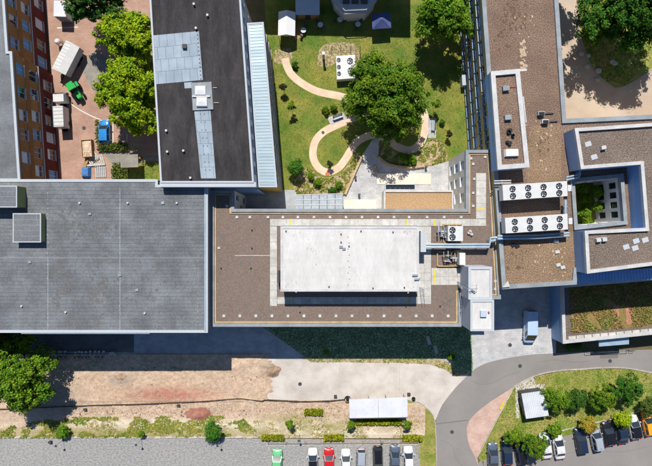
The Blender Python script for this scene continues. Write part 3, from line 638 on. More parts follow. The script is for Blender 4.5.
for x, y in ((286, 231), (361, 231), (393, 232), (341, 234), (341, 242), (329, 286.5), (373, 288), (349, 246)): c = W(x, y, pd); MB().cyl((c.x, c.y, pd), .1, .2, 8).build('roof_drain', 'dark_grey', proof)
for k in range(9): c = W(348 + (k % 2) * 1.2, 237 + k * 6, pd); MB().cyl((c.x, c.y, pd), .06, .05, 6).build('roof_fixing', 'dark_grey', proof)
for x, y in ((344, 249), (341, 247)): c = W(x, y, pd); MB().box((c.x, c.y, pd), (.5, .35, .12)).build('roof_vent', 'coping_grey', proof)
for x, y in ((415, 275), (417, 279)):
    c = W(x, y, PZ); MB().box((c.x, c.y, PZ - .06), (.8, .25, .3)).build('ladder_hoop', 'galvanised', ph)
c = W(421, 287, BD); m_ = MB(); m_.tube([(c.x - .25, c.y, BD), (c.x - .25, c.y, PZ + .5)], .03); m_.tube([(c.x + .25, c.y, BD), (c.x + .25, c.y, PZ + .5)], .03)
for k in range(11): m_.tube([(c.x - .25, c.y, BD + .3 + k * .3), (c.x + .25, c.y, BD + .3 + k * .3)], .02)
m_.build('ladder', 'galvanised', ph)
# --- stair tower
T1 = bld('stair_tower', 'white two-part stair tower with small blue hatch at the south edge', [(470.5, 300), (494, 300), (494, 331), (470.5, 331)], 14.2, 'tower_wall', 'membrane_white', 'coping_pale', .3, .12, cat='tower', out=.02)[0]
P = [W(x, y, 13.9) for x, y in ((468.6, 267), (492, 267), (492, 299.3), (468.6, 299.3))]
MB().prism([tuple(p[:2]) for p in P], BD, 13.75).build('upper_wall', 'tower_wall', T1); pi = inset(P, .35); po = inset(P, -.03)
mb = MB()
for i in range(4):
    j = (i + 1) % 4; mb.quad((*po[i], 13.6), (*po[j], 13.6), (*po[j], 13.9), (*po[i], 13.9)); mb.quad((*po[i], 13.9), (*po[j], 13.9), (*pi[j], 13.9), (*pi[i], 13.9)); mb.quad((*pi[i], 13.9), (*pi[j], 13.9), (*pi[j], 13.75), (*pi[i], 13.75))
mb.build('upper_parapet', 'coping_pale', T1)
MB().prism([tuple(p) for p in inset(P, .3)], 13.755, 13.77).build('upper_roof', 'membrane_white', T1)
c = W(483, 313.6, 14.08); MB().box((c.x, c.y, 14.08), (.95, .95, .35), 0, .9).build('roof_hatch', 'roof_blue', T1)
c = W(488.5, 312, 14.08); MB().cyl((c.x, c.y, 14.08), .12, .3, 8).build('vent_pipe', 'terracotta', T1)
m_ = MB(); a = W(474, 288, 13.77)
for s in (0, .5): m_.tube([(a.x - 1.2, a.y + s, BD), (a.x - 1.2, a.y + s, 14.6), (a.x + .3, a.y + s, 14.6), (a.x + .3, a.y + s, 13.8)], .035)
for k in range(14): m_.tube([(a.x - 1.2, a.y, BD + .3 + k * .3), (a.x - 1.2, a.y + .5, BD + .3 + k * .3)], .025)
m_.build('cage_ladder', 'galvanised', T1)
for k in range(6):
    c = W(467 + k * 1.4, 290 + (k % 3) * .9, 13.77); MB().box((c.x, c.y, 13.77 if k > 1 else BD), (.3, .25, .25 if k > 1 else 1.2), k).build('equipment_box', 'galvanised', T1)
a = W(462, 304, BD); m_ = MB()
for s in (0, .6):
    m_.tube([(a.x + s * .8 - .4, a.y + .5, BD), (a.x + s * .8 - .4, a.y + .5, BD + 1.1), (a.x + s * .8 - .4, a.y - 1.2, BD + 1.1), (a.x + s * .8 - .4, a.y - 1.2, BD)], .035)
m_.build('roof_railing', 'dark_grey', T1)
# --- long gravel-roofed wing with courtyard
WZ = 11.3
HOLE = [(574.5, 182), (620, 177.5), (623.5, 221), (577.5, 226)]
def fac_wing(L):
    ops = []
    for za, zb in ((8.6, 10.2), (5.9, 7.5), (3.2, 4.8), (.6, 2.1)):
        for o in rows_ops(L, 15, 2.1, ((za, zb),), 1, 3): ops.append(o + (dict(fm='blue_cladding', pm='glass', blind=(rg.choice((.3, .5, .6)), 'blue_blind') if rg.random() < .85 else None),))
    return ops
WP = [(478.6, -50), (555, -50), (566, 119), (720, 111.6), (708, 257.5), (577.6, 271.4), (576.5, 284.3), (502.4, 289), (494.2, 172)]
wg_, wroof, WPt = bld('gravel_roof_wing', 'long wing with brown gravel roof, grey coping and west facade of blue shaded windows', WP, WZ, 'sand_wall', 'gravel_roof', 'coping_grey', .6, .3, hole=HOLE, fac={8: fac_wing})
WD = WZ - .3
sheetp = MB().quad(*[W(x, y, WD + .012) for x, y in ((505, 237), (574, 232), (575, 280), (505, 285))]).build('gravel_field', 'gravel_warm', wg_)
MB().quad(*[W(x, y, WD + .012) for x, y in ((530, 126), (560, 124), (562, 180), (527, 184), (527, 160))]).build('gravel_field', 'gravel_warm', wg_)
# inner courtyard well
H = [W(x, y, WZ) for x, y in HOLE]; FL = 4.4
mb = MB(); ho = inset(H, -.55)
for i in range(4):
    j = (i + 1) % 4; mb.quad((H[i].x, H[i].y, WD - .3), (H[j].x, H[j].y, WD - .3), (H[j].x, H[j].y, WZ + .1), (H[i].x, H[i].y, WZ + .1)); mb.quad((H[i].x, H[i].y, WZ + .1), (H[j].x, H[j].y, WZ + .1), (*ho[j], WZ + .1), (*ho[i], WZ + .1)); mb.quad((*ho[i], WZ + .1), (*ho[j], WZ + .1), (*ho[j], WD - .01), (*ho[i], WD - .01))
mb.build('well_coping', 'coping_grey', wg_)
wm = MB(); todo = []
for i in range(4):
    a, b = Vector((H[i].x, H[i].y, 0)), Vector((H[(i + 1) % 4].x, H[(i + 1) % 4].y, 0)); e = (b - a).normalized(); cen = sum(H, Vector()) / 4; nn = Vector((-e.y, e.x, 0)); nn = nn if nn.dot(cen - a) < 0 else -nn
    ops = rows_ops((b - a).length, 4, .95, ((5.3, 7.0), (8.4, 10.1)), .3, .3); facade(wm, a, b, FL, WD - .3, ops, nn); todo += [(a, b, o, nn) for o in ops]
wm.build('well_wall', 'canvas_white', wg_)
for a, b, o, nn in todo: window(wg_, a, b, o, nn, fm='dark_frame', sill=False)
MB().prism([tuple(p[:2]) for p in H], FL - .2, FL).build('well_floor', 'lawn', wg_)
# upper blue-clad U block
AZ = 14.2
ub = bld('blue_clad_block', 'raised U-shaped block with blue walls and white coping around the light well', [(575, 128.4), (720, 118.5), (709, 258.2), (587.3, 273.4), (585, 231), (646, 228), (641, 164.2), (581.3, 168.8)], AZ, 'blue_cladding', 'gravel_grey', 'coping_white', .45, .35, z0=WD)[0]
m_ = MB()
for (x, y) in ((602, 148), (597, 240), (603, 239.4)): c = W(x, y, AZ - .35); MB().box((c.x, c.y, AZ - .35), (.75, .6, .5), .2, .85).build('roof_vent', 'coping_white', ub)
for (x, y) in ((588, 144), (594, 157), (626, 247), (635, 248), (636, 241), (645, 240)): c = W(x, y, AZ - .35); MB().box((c.x, c.y, AZ - .35), (.9, .7, .06), .3).build('roof_patch', 'coping_pale', ub)
a = W(578, 140, 14.0)
P = [W(577, 273.2, 11.0), W(720, 263.5, 11.0), W(720, 275.5, 11.0), W(576, 283.6, 11.0)]; cn = sum(P, Vector()) / 4
cp = empty('metal_canopy', (cn.x, cn.y, 10.85), 'corrugated blue metal lean-to canopy below the raised block', 'canopy')
MB().prism([tuple(p[:2]) for p in P], 10.75, 10.9).build('deck', 'blue_cladding', cp)
for k in range(46):
    t = (k + .5) / 46; a = P[0].lerp(P[1], t); b = P[3].lerp(P[2], t); MB().bar((a.x, a.y, 10.9), (b.x + .25, b.y, 10.9), .2, .07).build('corrugation', 'blue_cladding', cp)
# lift housing with broad white coping
TZ = 13.5
th_ = bld('lift_housing', 'narrow rooftop housing with blue walls and broad white coping', [(491, 71.5), (519.4, 69), (529.3, 167), (498, 169.4)], TZ, 'blue_cladding', 'gravel_roof', 'coping_white', .62, .35, z0=WD, cat='rooftop housing')[0]
c = W(511, 153, TZ - .35); MB().box((c.x, c.y, TZ - .35), (2.1, 1.15, .45), .03, .85).build('skylight', 'canvas_white', th_)
for x, y in ((505, 89), (507, 118)): c = W(x, y, TZ - .35); MB().box((c.x, c.y, TZ - .35), (.95, .7, .5), .1).build('vent_box', 'coping_grey', th_)
for x, y, r in ((509, 131, .35), (508, 132.5, .25), (512.5, 136, .22), (509, 143.5, .3), (506.5, 142, .2), (512, 135.5, .2)): c = W(x, y, TZ - .35); MB().cyl((c.x, c.y, TZ - .35), r, .4, 10).build('vent_stub', 'black_metal', th_)
c = W(510, 87.6, TZ - .35); MB().bar((c.x - .8, c.y, TZ - .35), (c.x + .8, c.y + .05, TZ - .35), .1, .1).build('pipe', 'paint_red', th_)
m_ = MB(); a, b = W(520, 100, 12.3), W(523, 128, 12.3)
m_.tube([a, b], .16, 8); m_.tube([a + Vector((.45, .5, 0)), b + Vector((.45, .8, 0))], .12, 8)
for t in (.1, .5, .9): p = a.lerp(b, t); m_.box((p.x + .2, p.y, WD), (.7, .12, 1.35))
m_.build('side_pipes', 'coping_white', th_)
c = W(521, 70.3, TZ); MB().bar((c.x - .8, c.y, TZ - .3), (c.x + .9, c.y + .1, TZ - .3), .3, .2).build('spout', 'coping_white', th_)
# green-roofed low block
CZ = 4.0
gb = bld('green_roof_block', 'low block with sedum planted roof and white coping beside the forecourt', [(561.2, 285), (720, 272), (720, 327.5), (563.2, 343.6)], CZ, 'blue_cladding', 'gravel_grey', 'coping_white', .5, .3,
         fac={2: lambda L: [o + (dict(fm='dark_frame'),) for o in rows_ops(L, 8, 1.8, ((.9, 2.7),))]})[0]
SED = [(570, 288), (715, 276), (715, 320), (572, 333)]
MB().quad(*[W(x, y, CZ - .29) for x, y in SED]).build('sedum_bed', 'sedum', gb)
for x0, x1 in ((572.5, 577), (614, 619), (626, 632)):
    MB().quad(*[W(x, y, CZ - .284) for x, y in ((x0 - 1, 290), (x1 - 1, 290), (x1 + .6, 329 - (x1 - 572) * .08), (x0 + .6, 329 - (x0 - 572) * .08))]).build('sedum_strip', 'sedum_path', gb)
q = scatter([W(x, y, CZ) for x, y in SED], 9000, 5); pos = np.column_stack([q, np.full(len(q), CZ - .25)]); rr = np.random.default_rng(4)
keepm = np.array([noise.noise(Vector((x * .35, y * .35, 3))) > -.25 for x, y in q]); pos = pos[keepm]; pos[:, 2] += rr.uniform(0, .12, len(pos))
o = leafmesh('sedum_plants', pos, np.column_stack([rr.normal(0, .6, (len(pos), 2)), np.ones(len(pos))]), .17, 'sedum_leaf', gb, 6); tag(o, kind='stuff')
for k in range(11):
    c = W(572 + k * 8, 337.5 - k * .75, CZ - .3); MB().box((c.x, c.y, CZ - .3), (1.2, .5, .06), .09).build('edge_slab', 'slab_grey', gb)
P = [W(x, y, 3) for x, y in ((599, 339), (629, 336.5), (629, 344.2), (599, 346.6))]; MB().prism([tuple(p[:2]) for p in P], 2.85, 3.0).build('door_canopy', 'duct_blue', gb)
# --- north building, mostly outside the frame; its shade falls on the garden
nb = bld('north_building', 'tall block beyond the top edge whose hexagonal terrace bay enters the picture', [(222, -90, 0), (404, -90, 0), (404, -15, 0), (222, -19, 0)], 12.0, 'cream_wall', 'gravel_roof', 'coping_white', fac={2: lambda L: rows_ops(L, 8, 1.6, ((1, 2.6), (4.4, 6), (7.8, 9.4)))})[0]
HX = [(330, -14), (334, 0), (345, 11.5), (366, 10.5), (375.5, -.5), (378, -14)]
P = [W(x, y, 3.6) for x, y in HX]; MB().prism([tuple(p[:2]) for p in P], 0, 3.0).build('bay_wall', 'pale_wall', nb)
MB().prism([tuple(p) for p in inset(P, -.25)], 3.0, 3.25).build('bay_slab', 'coping_pale', nb)
for k, rr_ in enumerate((.0, .35)):
    o_ = inset(P, rr_); m_ = MB()
    for i in range(len(o_) - 1): m_.tube([(*o_[i], 3.9 - k * .3), (*o_[i + 1], 3.9 - k * .3)], .06); m_.tube([(*o_[i], 3.25), (*o_[i], 3.9 - k * .3)], .04)
    m_.build('bay_railing', 'coping_white', nb)
for k in range(3):
    c = W(346 + k * 9, 2, 3.25); MB().box((c.x, c.y, 3.25), (1.1, .6, .5)).build('planter_box', 'dark_grey', nb)
# --- low gravel roof on the terrace
tr = bld('terrace_annex', 'low annex with tan gravel roof between the terrace and the brown building', [(384, 190.5), (453.4, 190.5), (453.4, 210.8), (384, 210.8)], 3.2, 'cream_wall', 'gravel_tan', 'coping_white', .25, .2, cat='annex')[0]
c0 = W(385.5, 186, .7); c1 = W(415, 190, .7); rl = empty('stair_well', (*W(400, 188, 0)[:2], 0.012), 'dark glazed basement light well with pale rim beside tan roof', 'light well')
x0, x1, y0, y1 = W(385, 0).x, W(414.5, 0).x, W(0, 190).y, W(0, 184.6).y
m_ = MB(); m_.bar((x0, y0, .01), (x1, y0, .01), .14, .55); m_.bar((x0, y1, .01), (x1, y1, .01), .14, .55); m_.bar((x0, y0 + .07, .01), (x0, y1 - .07, .01), .14, .55); m_.bar((x1, y0 + .07, .01), (x1, y1 - .07, .01), .14, .55); m_.build('rim', 'coping_white', rl)
for k in range(6):
    a = x0 + .07 + (x1 - x0 - .14) * k / 6; b = x0 + .07 + (x1 - x0 - .14) * (k + 1) / 6; MB().box(((a + b) / 2, (y0 + y1) / 2, .3), (b - a - .05, y1 - y0 - .14, .03)).build('pane', 'glass', rl)
gc = empty('glass_canopy', (*W(320, 201, 0)[:2], 0), 'low blue glass canopy with white bars against the brown building', 'canopy')
ga = [W(x, y, 3.0) for x, y in ((295.5, 195), (343, 193.6), (343, 210), (295.5, 210))]
for j in range(3):
    for i in range(6):
        pt = lambda u, v: ga[0].lerp(ga[1], u).lerp(ga[3].lerp(ga[2], u), v); e = .006
        MB().prism([tuple(pt(u, v)[:2]) for u, v in ((i / 6 + e, j / 3 + e), ((i + 1) / 6 - e, j / 3 + e), ((i + 1) / 6 - e, (j + 1) / 3 - e), (i / 6 + e, (j + 1) / 3 - e))], 2.95, 3.0).build('glass_panel', 'galvanised', gc)
m_ = MB()
for j in range(4): a, b = pt(0, j / 3), pt(1, j / 3); m_.bar((a.x, a.y, 2.93), (b.x, b.y, 2.93), .12, .13)
m_.build('glazing_bars', 'coping_white', gc)
for u, v in ((.02, .04), (.98, .04), (.5, .04)): p = pt(u, v); MB().box((p.x, p.y, .01), (.12, .12, 2.93)).build('post', 'galvanised', gc)

# ------------------------------------------------------------------ rooftop plant
def fan(root, c, r):
    ring = MB(); n = 18
    for i in range(n):
        a0, a1 = 2 * math.pi * i / n, 2 * math.pi * (i + 1) / n; q = lambda a, k, z: (c[0] + k * math.cos(a), c[1] + k * math.sin(a), c[2] + z)
        ring.quad(q(a0, r, 0), q(a1, r, 0), q(a1, r, .12), q(a0, r, .12)); ring.quad(q(a0, r, .12), q(a1, r, .12), q(a1, r * .87, .12), q(a0, r * .87, .12)); ring.quad(q(a0, r * .87, .12), q(a1, r * .87, .12), q(a1, r * .87, .006), q(a0, r * .87, .006)); ring.quad(q(a0, 0, .006), q(a0, r * .87, .006), q(a1, r * .87, .006))
    o = ring.build('fan', 'black_metal', root)
    bl = MB(); ph0 = random.random()
    for k in range(5):
        a = 2 * math.pi * (k + ph0) / 5; q = lambda da, kk, z: (c[0] + kk * r * math.cos(a + da), c[1] + kk * r * math.sin(a + da), c[2] + z)
        bl.quad(q(-.2, .2, .03), q(-.25, .82, .03), q(.3, .82, .075), q(.2, .2, .075))
    bl.build('fan_blades', 'galvanised', o); MB().cyl((c[0], c[1], c[2] + .02), r * .2, .08, 10).build('fan_hub', 'dark_grey', o)
def chiller(label, pts, z, zb, rows):
    P = [W(x, y, z) for x, y in pts]; c = sum(P, Vector()) / 4; root = empty('chiller_unit', (c.x, c.y, zb), label, 'chiller')
    MB().prism([tuple(p[:2]) for p in P], z - 1.5, z).build('casing', 'white_metal', root)
    m_ = MB()
    for t in (.06, .36, .66, .94):
        for v in (.08, .92): p = P[0].lerp(P[1], t).lerp(P[3].lerp(P[2], t), v); m_.box((p.x, p.y, zb), (.16, .16, z - 1.5 - zb))
    m_.build('support_frame', 'duct_blue', root)
    for u, v, r in rows: p = P[0].lerp(P[1], u).lerp(P[3].lerp(P[2], u), v); fan(root, (p.x, p.y, z), r)
    return root
F8 = [(u, v, .43) for u in (.15, .39, .63, .87) for v in (.29, .75)]
chiller('white eight-fan chiller nearer the lift housing on the gravel roof', [(502.5, 185), (567, 181), (567.6, 196), (503.4, 200.4)], 13.5, WD, F8)
chiller('white eight-fan chiller farther south, in front of the blue pipes', [(505, 217.8), (567.4, 213.8), (568, 229.4), (505.8, 233.4)], 13.5, WD, F8)
for (lab, x, y) in (('white switch cabinet at the right end of the northern chiller', 569.6, 188), ('white switch cabinet at the right end of the southern chiller', 570.6, 221)):
    c = W(x, y, 12.4); r = empty('switch_cabinet', (c.x, c.y, WD), lab, 'cabinet'); MB().box((c.x, c.y, WD + .1), (.55, .9, 1.3)).build('body', 'white_metal', r); MB().box((c.x, c.y, WD), (.4, .7, .1)).build('plinth', 'dark_grey', r); MB().box((c.x - .28, c.y, WD + .15), (.03, .8, 1.1)).build('door', 'coping_pale', r)
def pipes(label, path, z, offs, r, m, base, cat='pipework'):
    P = [W(x, y, z) for x, y in path]; c = P[0]; root = empty('pipe_run', (c.x, c.y, base), label, cat)
    for k, o_ in enumerate(offs):
        MB().tube([p + Vector((0, o_, 0)) for p in P], r, 8).build('pipe', m, root)
    for i in range(len(P) - 1):
        n = max(1, int((P[i + 1] - P[i]).length / 2.5))
        for k in range(n):
            p = P[i].lerp(P[i + 1], (k + .5) / n); MB().box((p.x, p.y + sum(offs) / len(offs), base), (.12, abs(offs[-1] - offs[0]) + .3, z - base - r + .01)).build('support', 'galvanised', root)
    return root
pipes('bundle of pale blue pipes running east from the penthouse', [(424, 244.5), (489, 244.5), (490.5, 238), (497, 237.6)], 11.0, (0, -.42), .19, 'duct_blue', BD)
pipes('pale blue pipes continuing along the southern chiller', [(497.5, 236.2), (540, 235.2), (569, 233)], 12.0, (0, -.4), .17, 'duct_blue', WD)
pipes('thin blue riser pipe at the east end between the chillers', [(565.4, 200), (565.6, 216)], 12.2, (0,), .2, 'duct_blue', WD)
pipes('white pipe crossing beside the lift housing foot', [(494, 181), (511, 180.6)], 12.0, (0, -.35), .1, 'coping_white', WD)
pipes('pale pipes bending at the foot of the blue block', [(566, 177.5), (579, 174.5), (580.5, 170.5)], 12.1, (0, -.4), .14, 'duct_blue', WD)
def heatpump(label, x0, y0, x1, y1, z, fans, frame=True):
    P = [W(x, y, z) for x, y in ((x0, y0), (x1, y0), (x1, y1), (x0, y1))]; c = sum(P, Vector()) / 4; r = empty('heat_pump', (c.x, c.y, BD), label, 'heat pump')
    MB().prism([tuple(p[:2]) for p in P], BD + .4, z).build('casing', 'white_metal', r)
    m_ = MB(); o_ = inset(P, -.25)
    for i in range(4): m_.bar((*o_[i], BD + .25), (*o_[(i + 1) % 4], BD + .25), .14, .15); m_.box((o_[i].x, o_[i].y, BD), (.14, .14, .26))
    for t in (.3, .7): a = o_[0].lerp(o_[1], t); b = o_[3].lerp(o_[2], t); m_.bar((*a, BD + .25), (*b, BD + .25), .14, .149)
    m_.build('steel_frame', 'steel_tan', r)
    for x, y, rr_ in fans: p = W(x, y, z); fan(r, (p.x, p.y, z), rr_)
    return r
hp1 = heatpump('white two-fan heat pump on a tan frame near the penthouse', 448, 226, 463, 241, 11.6, [(452.4, 230, .46), (452.4, 237, .46)])
heatpump('small white heat pump south of the blue pipes', 459.5, 253, 465.4, 265, 11.6, [])
def clutter(label, x, y, w_, h_, n, seed):
    c = W(x, y, BD); r = empty('pipe_manifold', (c.x, c.y, BD), label, 'pipework'); rs = random.Random(seed)
    for k in range(n):
        a = W(x + rs.uniform(-w_, w_), y + rs.uniform(-h_, h_), BD); hh = rs.uniform(.5, 1.2); L_ = rs.uniform(.5, 1.4); d = rs.random() < .5
        MB().tube([(a.x, a.y, BD), (a.x, a.y, BD + hh), (a.x + (L_ if d else 0), a.y + (0 if d else L_), BD + hh)], rs.uniform(.05, .11), 7).build('pipe', rs.choice(('galvanised', 'black_metal', 'coping_white', 'galvanised')), r)
    for k in range(3):
        a = W(x + rs.uniform(-w_, w_), y + rs.uniform(-h_, h_), BD); MB().box((a.x, a.y, BD), (.4, .3, .6)).build('valve_box', rs.choice(('galvanised', 'coping_white', 'dark_grey')), r)
clutter('tangle of grey pipes and valves west of the two-fan heat pump', 440, 234, 5, 4, 12, 2)
clutter('tangle of dark pipes beside the small white heat pump', 449, 258, 7, 3.5, 14, 4)
MBf = MB(); P = [W(x, y, BD) for x, y in ((437, 252), (459, 252), (459, 266), (437, 266))]
for i in range(4): MBf.bar((P[i].x, P[i].y, BD), (P[(i + 1) % 4].x, P[(i + 1) % 4].y, BD), .16, .3)
thing(MBf, 'timber_curb', 'steel_tan', 'tan rectangular curb around dark pipes on brown roof', 'roof curb')
for x, y in ((468.5, 233), (471.2, 234.4), (469.8, 231.4)):
    c = W(x, y, BD); thing(MB().cyl((c.x, c.y, BD), .22, .3, 12).cyl((c.x, c.y, BD + .3), .1, .12, 8), 'ballast_weight', 'coping_white', 'small round white weight in a cluster of three on brown roof', 'ballast', 'white ballast weights')
for (x, y, lab) in ((540, 114, 'dark vent cowl on the warm gravel strip'), (544, 122, 'white roof vent box on the warm gravel strip')):
    c = W(x, y, WD); r = empty('roof_vent', (c.x, c.y, WD), lab, 'roof vent'); MB().box((c.x, c.y, WD), (1.0, .6, .5)).build('body', 'white_metal' if y > 115 else 'galvanised', r); MB().box((c.x, c.y - .1, WD + .5), (.8, .5, .12)).build('cap', 'black_metal', r); MB().bar((c.x + .5, c.y, WD), (c.x + 2, c.y + .1, WD), .14, .2).build('duct', 'dark_grey', r)
for k, (x, y) in enumerate(((556, 241), (557, 252), (558, 265), (562.5, 267.5), (517, 246), (513, 245))):
    c = W(x, y, WD); mm = 'coping_white' if k < 4 else 'black_metal'; thing(MB().box((c.x, c.y, WD), (.75, .5, .2), .1 * k, .85), 'roof_block', mm, ('small white ballast slab on the southern gravel roof' if k < 4 else 'small dark vent stub on the southern gravel roof'), 'roof block', 'roof blocks on the gravel')
c = W(508, 284, WZ); thing(MB().prism([(c.x - .9, c.y - .5), (c.x - .1, c.y + .5), (c.x + .2, c.y - .4)], WZ + .002, WZ + .25), 'corner_flashing', 'coping_white', 'white triangular flashing at the south-west corner of the gravel roof', 'flashing')
rs = random.Random(21)
for (x, y, n, sx, sy) in ((523, 55, 16, 1.5, 10), (512, 26, 6, 8, 3), (565, 262, 3, 1, 6)):
    pass

# ------------------------------------------------------------------ vegetation
def lobes_for(R_, hz, n, rs, flat=.75):
    L_ = [(0, 0, hz, R_ * .5)]
    for i in range(n):
        a = 2 * math.pi * (i + rs.uniform(-.35, .35)) / n * 1.0; rr_ = R_ * rs.uniform(.45, .84); L_.append((rr_ * math.cos(a), rr_ * math.sin(a), hz + rs.uniform(-.35, .25) * R_ * flat, R_ * rs.uniform(.18, .36)))
    for i in range(max(3, n)):
        a = rs.uniform(0, 6.28); rr_ = R_ * rs.uniform(.1, .55); L_.append((rr_ * math.cos(a), rr_ * math.sin(a), hz + R_ * flat * rs.uniform(.35, .6), R_ * rs.uniform(.17, .3)))
    return L_
def tree(name, label, px, py, R_, H_, leafm, nleaf, leaf=.3, seed=0, group=None, cat='tree', trunk=None, nl=9, lobes=None, ground=None):
    """crown seen at px,py (taken at two thirds of the tree's height)"""
    rs = random.Random(seed); hz = H_ - R_ * .62; hz = max(hz, R_ * .5)
    b = W(px, py, 0, zc=hz) if ground is None else Vector(ground); z0 = b.z
    root = empty(name, b, label, cat, group); L_ = lobes or lobes_for(R_, hz, nl, rs)
    r0 = trunk or max(.05, R_ * .055); m_ = MB()
    m_.tube([b, b + Vector((rs.uniform(-.05, .05) * R_, rs.uniform(-.05, .05) * R_, hz * .5)), b + Vector((0, 0, hz))], [r0, r0 * .75, r0 * .4], 8)
    for l in L_[1:]:
        p0 = b + Vector((0, 0, hz * rs.uniform(.4, .75))); p1 = b + Vector((l[0], l[1], l[2])); mid = p0.lerp(p1, .5) + Vector((0, 0, .1 * R_)); m_.tube([p0, mid, p1], [r0 * .5, r0 * .32, r0 * .12], 6)
    m_.build('trunk', 'bark', root, smooth=True)
    rg_ = np.random.default_rng(seed + 50); La = np.array(L_); wt = La[:, 3] ** 2; wt = wt / wt.sum(); nleaf = int(nleaf * 2.8); leaf = leaf * .6
    per = 64 if R_ > 2 else 26; nc = max(8, nleaf // per)
    k = rg_.choice(len(La), nc, p=wt); d = rg_.normal(size=(nc, 3)); d[:, 2] = np.where(d[:, 2] < -.35, -d[:, 2], d[:, 2]); d /= np.linalg.norm(d, axis=1, keepdims=True)
    cc = La[k, :3] + d * (La[k, 3] * np.where(rg_.random(nc) < .8, rg_.uniform(.72, 1.3, nc), rg_.uniform(.3, .8, nc)))[:, None]
    cr = R_ ** .5 * rg_.uniform(.12, .3, nc)                       # twig clump radius
    m2 = np.repeat(np.arange(nc), per); off = rg_.normal(size=(len(m2), 3)); off /= np.linalg.norm(off, axis=1, keepdims=True) + 1e-9; off *= rg_.uniform(.3, 1.15, (len(m2), 1))
    pos = cc[m2] + off * cr[m2][:, None] * np.array([1.15, 1.15, .7]) + np.array(b); nrm = d[m2] * .5 + off * .6 + rg_.normal(0, .4, off.shape); nrm[:, 2] += .55
    pos[:, 2] = np.maximum(pos[:, 2], z0 + .05)
    leafmesh('crown', pos, nrm, leaf, leafm, root, seed); return root
tree('broadleaf_tree', 'large round green tree in the middle of the garden', 383, 97, 7.0, 10.5, 'leaf_mid', 15000, .3, 1, nl=13)
tree('broadleaf_tree', 'green tree at the top of the garden beside the windowed facade', 443, 16, 5.0, 9, 'leaf_bright', 9000, .3, 2, nl=10)
tree('broadleaf_tree', 'dense dark green tree in the top right courtyard', 628, 8, 7.6, 12, 'leaf_deep', 17000, .3, 3, nl=14)
tree('broadleaf_tree', 'tree just beyond the top edge shading the right courtyard drive', 572, -26, 4.0, 9, 'leaf_mid', 5000, .3, 34, nl=9)
tree('broadleaf_tree', 'yellow-green bush at the courtyard tree bed edge', 594, 28, 2.6, 4.5, 'leaf_bright', 2600, .26, 33, nl=7)
tree('broadleaf_tree', 'tall lime green tree, the northern of two beside the dark roof', 131, 38, 5.0, 9.0, 'leaf_lime', 9000, .3, 4, nl=10)
tree('broadleaf_tree', 'lime green tree, the southern and larger of two beside dark roof', 128, 88, 5.6, 9.0, 'leaf_lime', 11000, .3, 5, nl=11)
tree('broadleaf_tree', 'smaller lime green tree next to the blue car', 141, 118, 3.2, 7.0, 'leaf_lime', 4200, .28, 55, nl=8)
tree('broadleaf_tree', 'dark green tree at the top edge of the left courtyard', 95, 0, 4.6, 9.0, 'leaf_dark', 8000, .3, 6, nl=9)
tree('broadleaf_tree', 'big green tree at the lower left corner over the dirt', 18, 376, 6.2, 9.5, 'leaf_bright', 13000, .3, 7, nl=12)
tree('broadleaf_tree', 'yellowish shrub tree between the hall and the big lower left tree', 10, 343, 3.0, 5.0, 'leaf_olive', 3600, .28, 8, nl=8)
for i, (x, y, r, h, m_, lab) in enumerate(((556, 400, 2.3, 4.2, 'leaf_bright', 'light green shrub right beside the corrugated shed'), (577, 398, 1.9, 3.6, 'leaf_dark', 'dark slender shrub, second from the corrugated shed on the lawn'), (603, 398, 2.4, 4, 'leaf_mid', 'round green shrub, third from the corrugated shed on the lawn'),
        (629, 388, 2.6, 4.2, 'leaf_deep', 'dark green bush near the right edge of the lawn'), (533, 446, 2.4, 4.4, 'leaf_mid', 'round tree hiding part of the first white car'), (513, 437, 1.5, 3.2, 'leaf_mid', 'small tree above the navy cars at the lawn edge'),
        (554, 429, 1.2, 2.6, 'leaf_bright', 'little bright tree between the two white cars and the shed'), (588, 424, 1.5, 2.8, 'leaf_orange', 'small orange tinged tree over the silver car'), (621, 419, 1.6, 3, 'leaf_lime', 'small lime tree over the black car bonnet'), (649, 407, 1.5, 3.2, 'leaf_olive', 'small tree over the orange car at the right edge'))):
    tree('lawn_tree', lab, x, y, r, h, m_, int(900 * r), .2, 60 + i, 'trees on the right lawn', nl=7, trunk=.07)
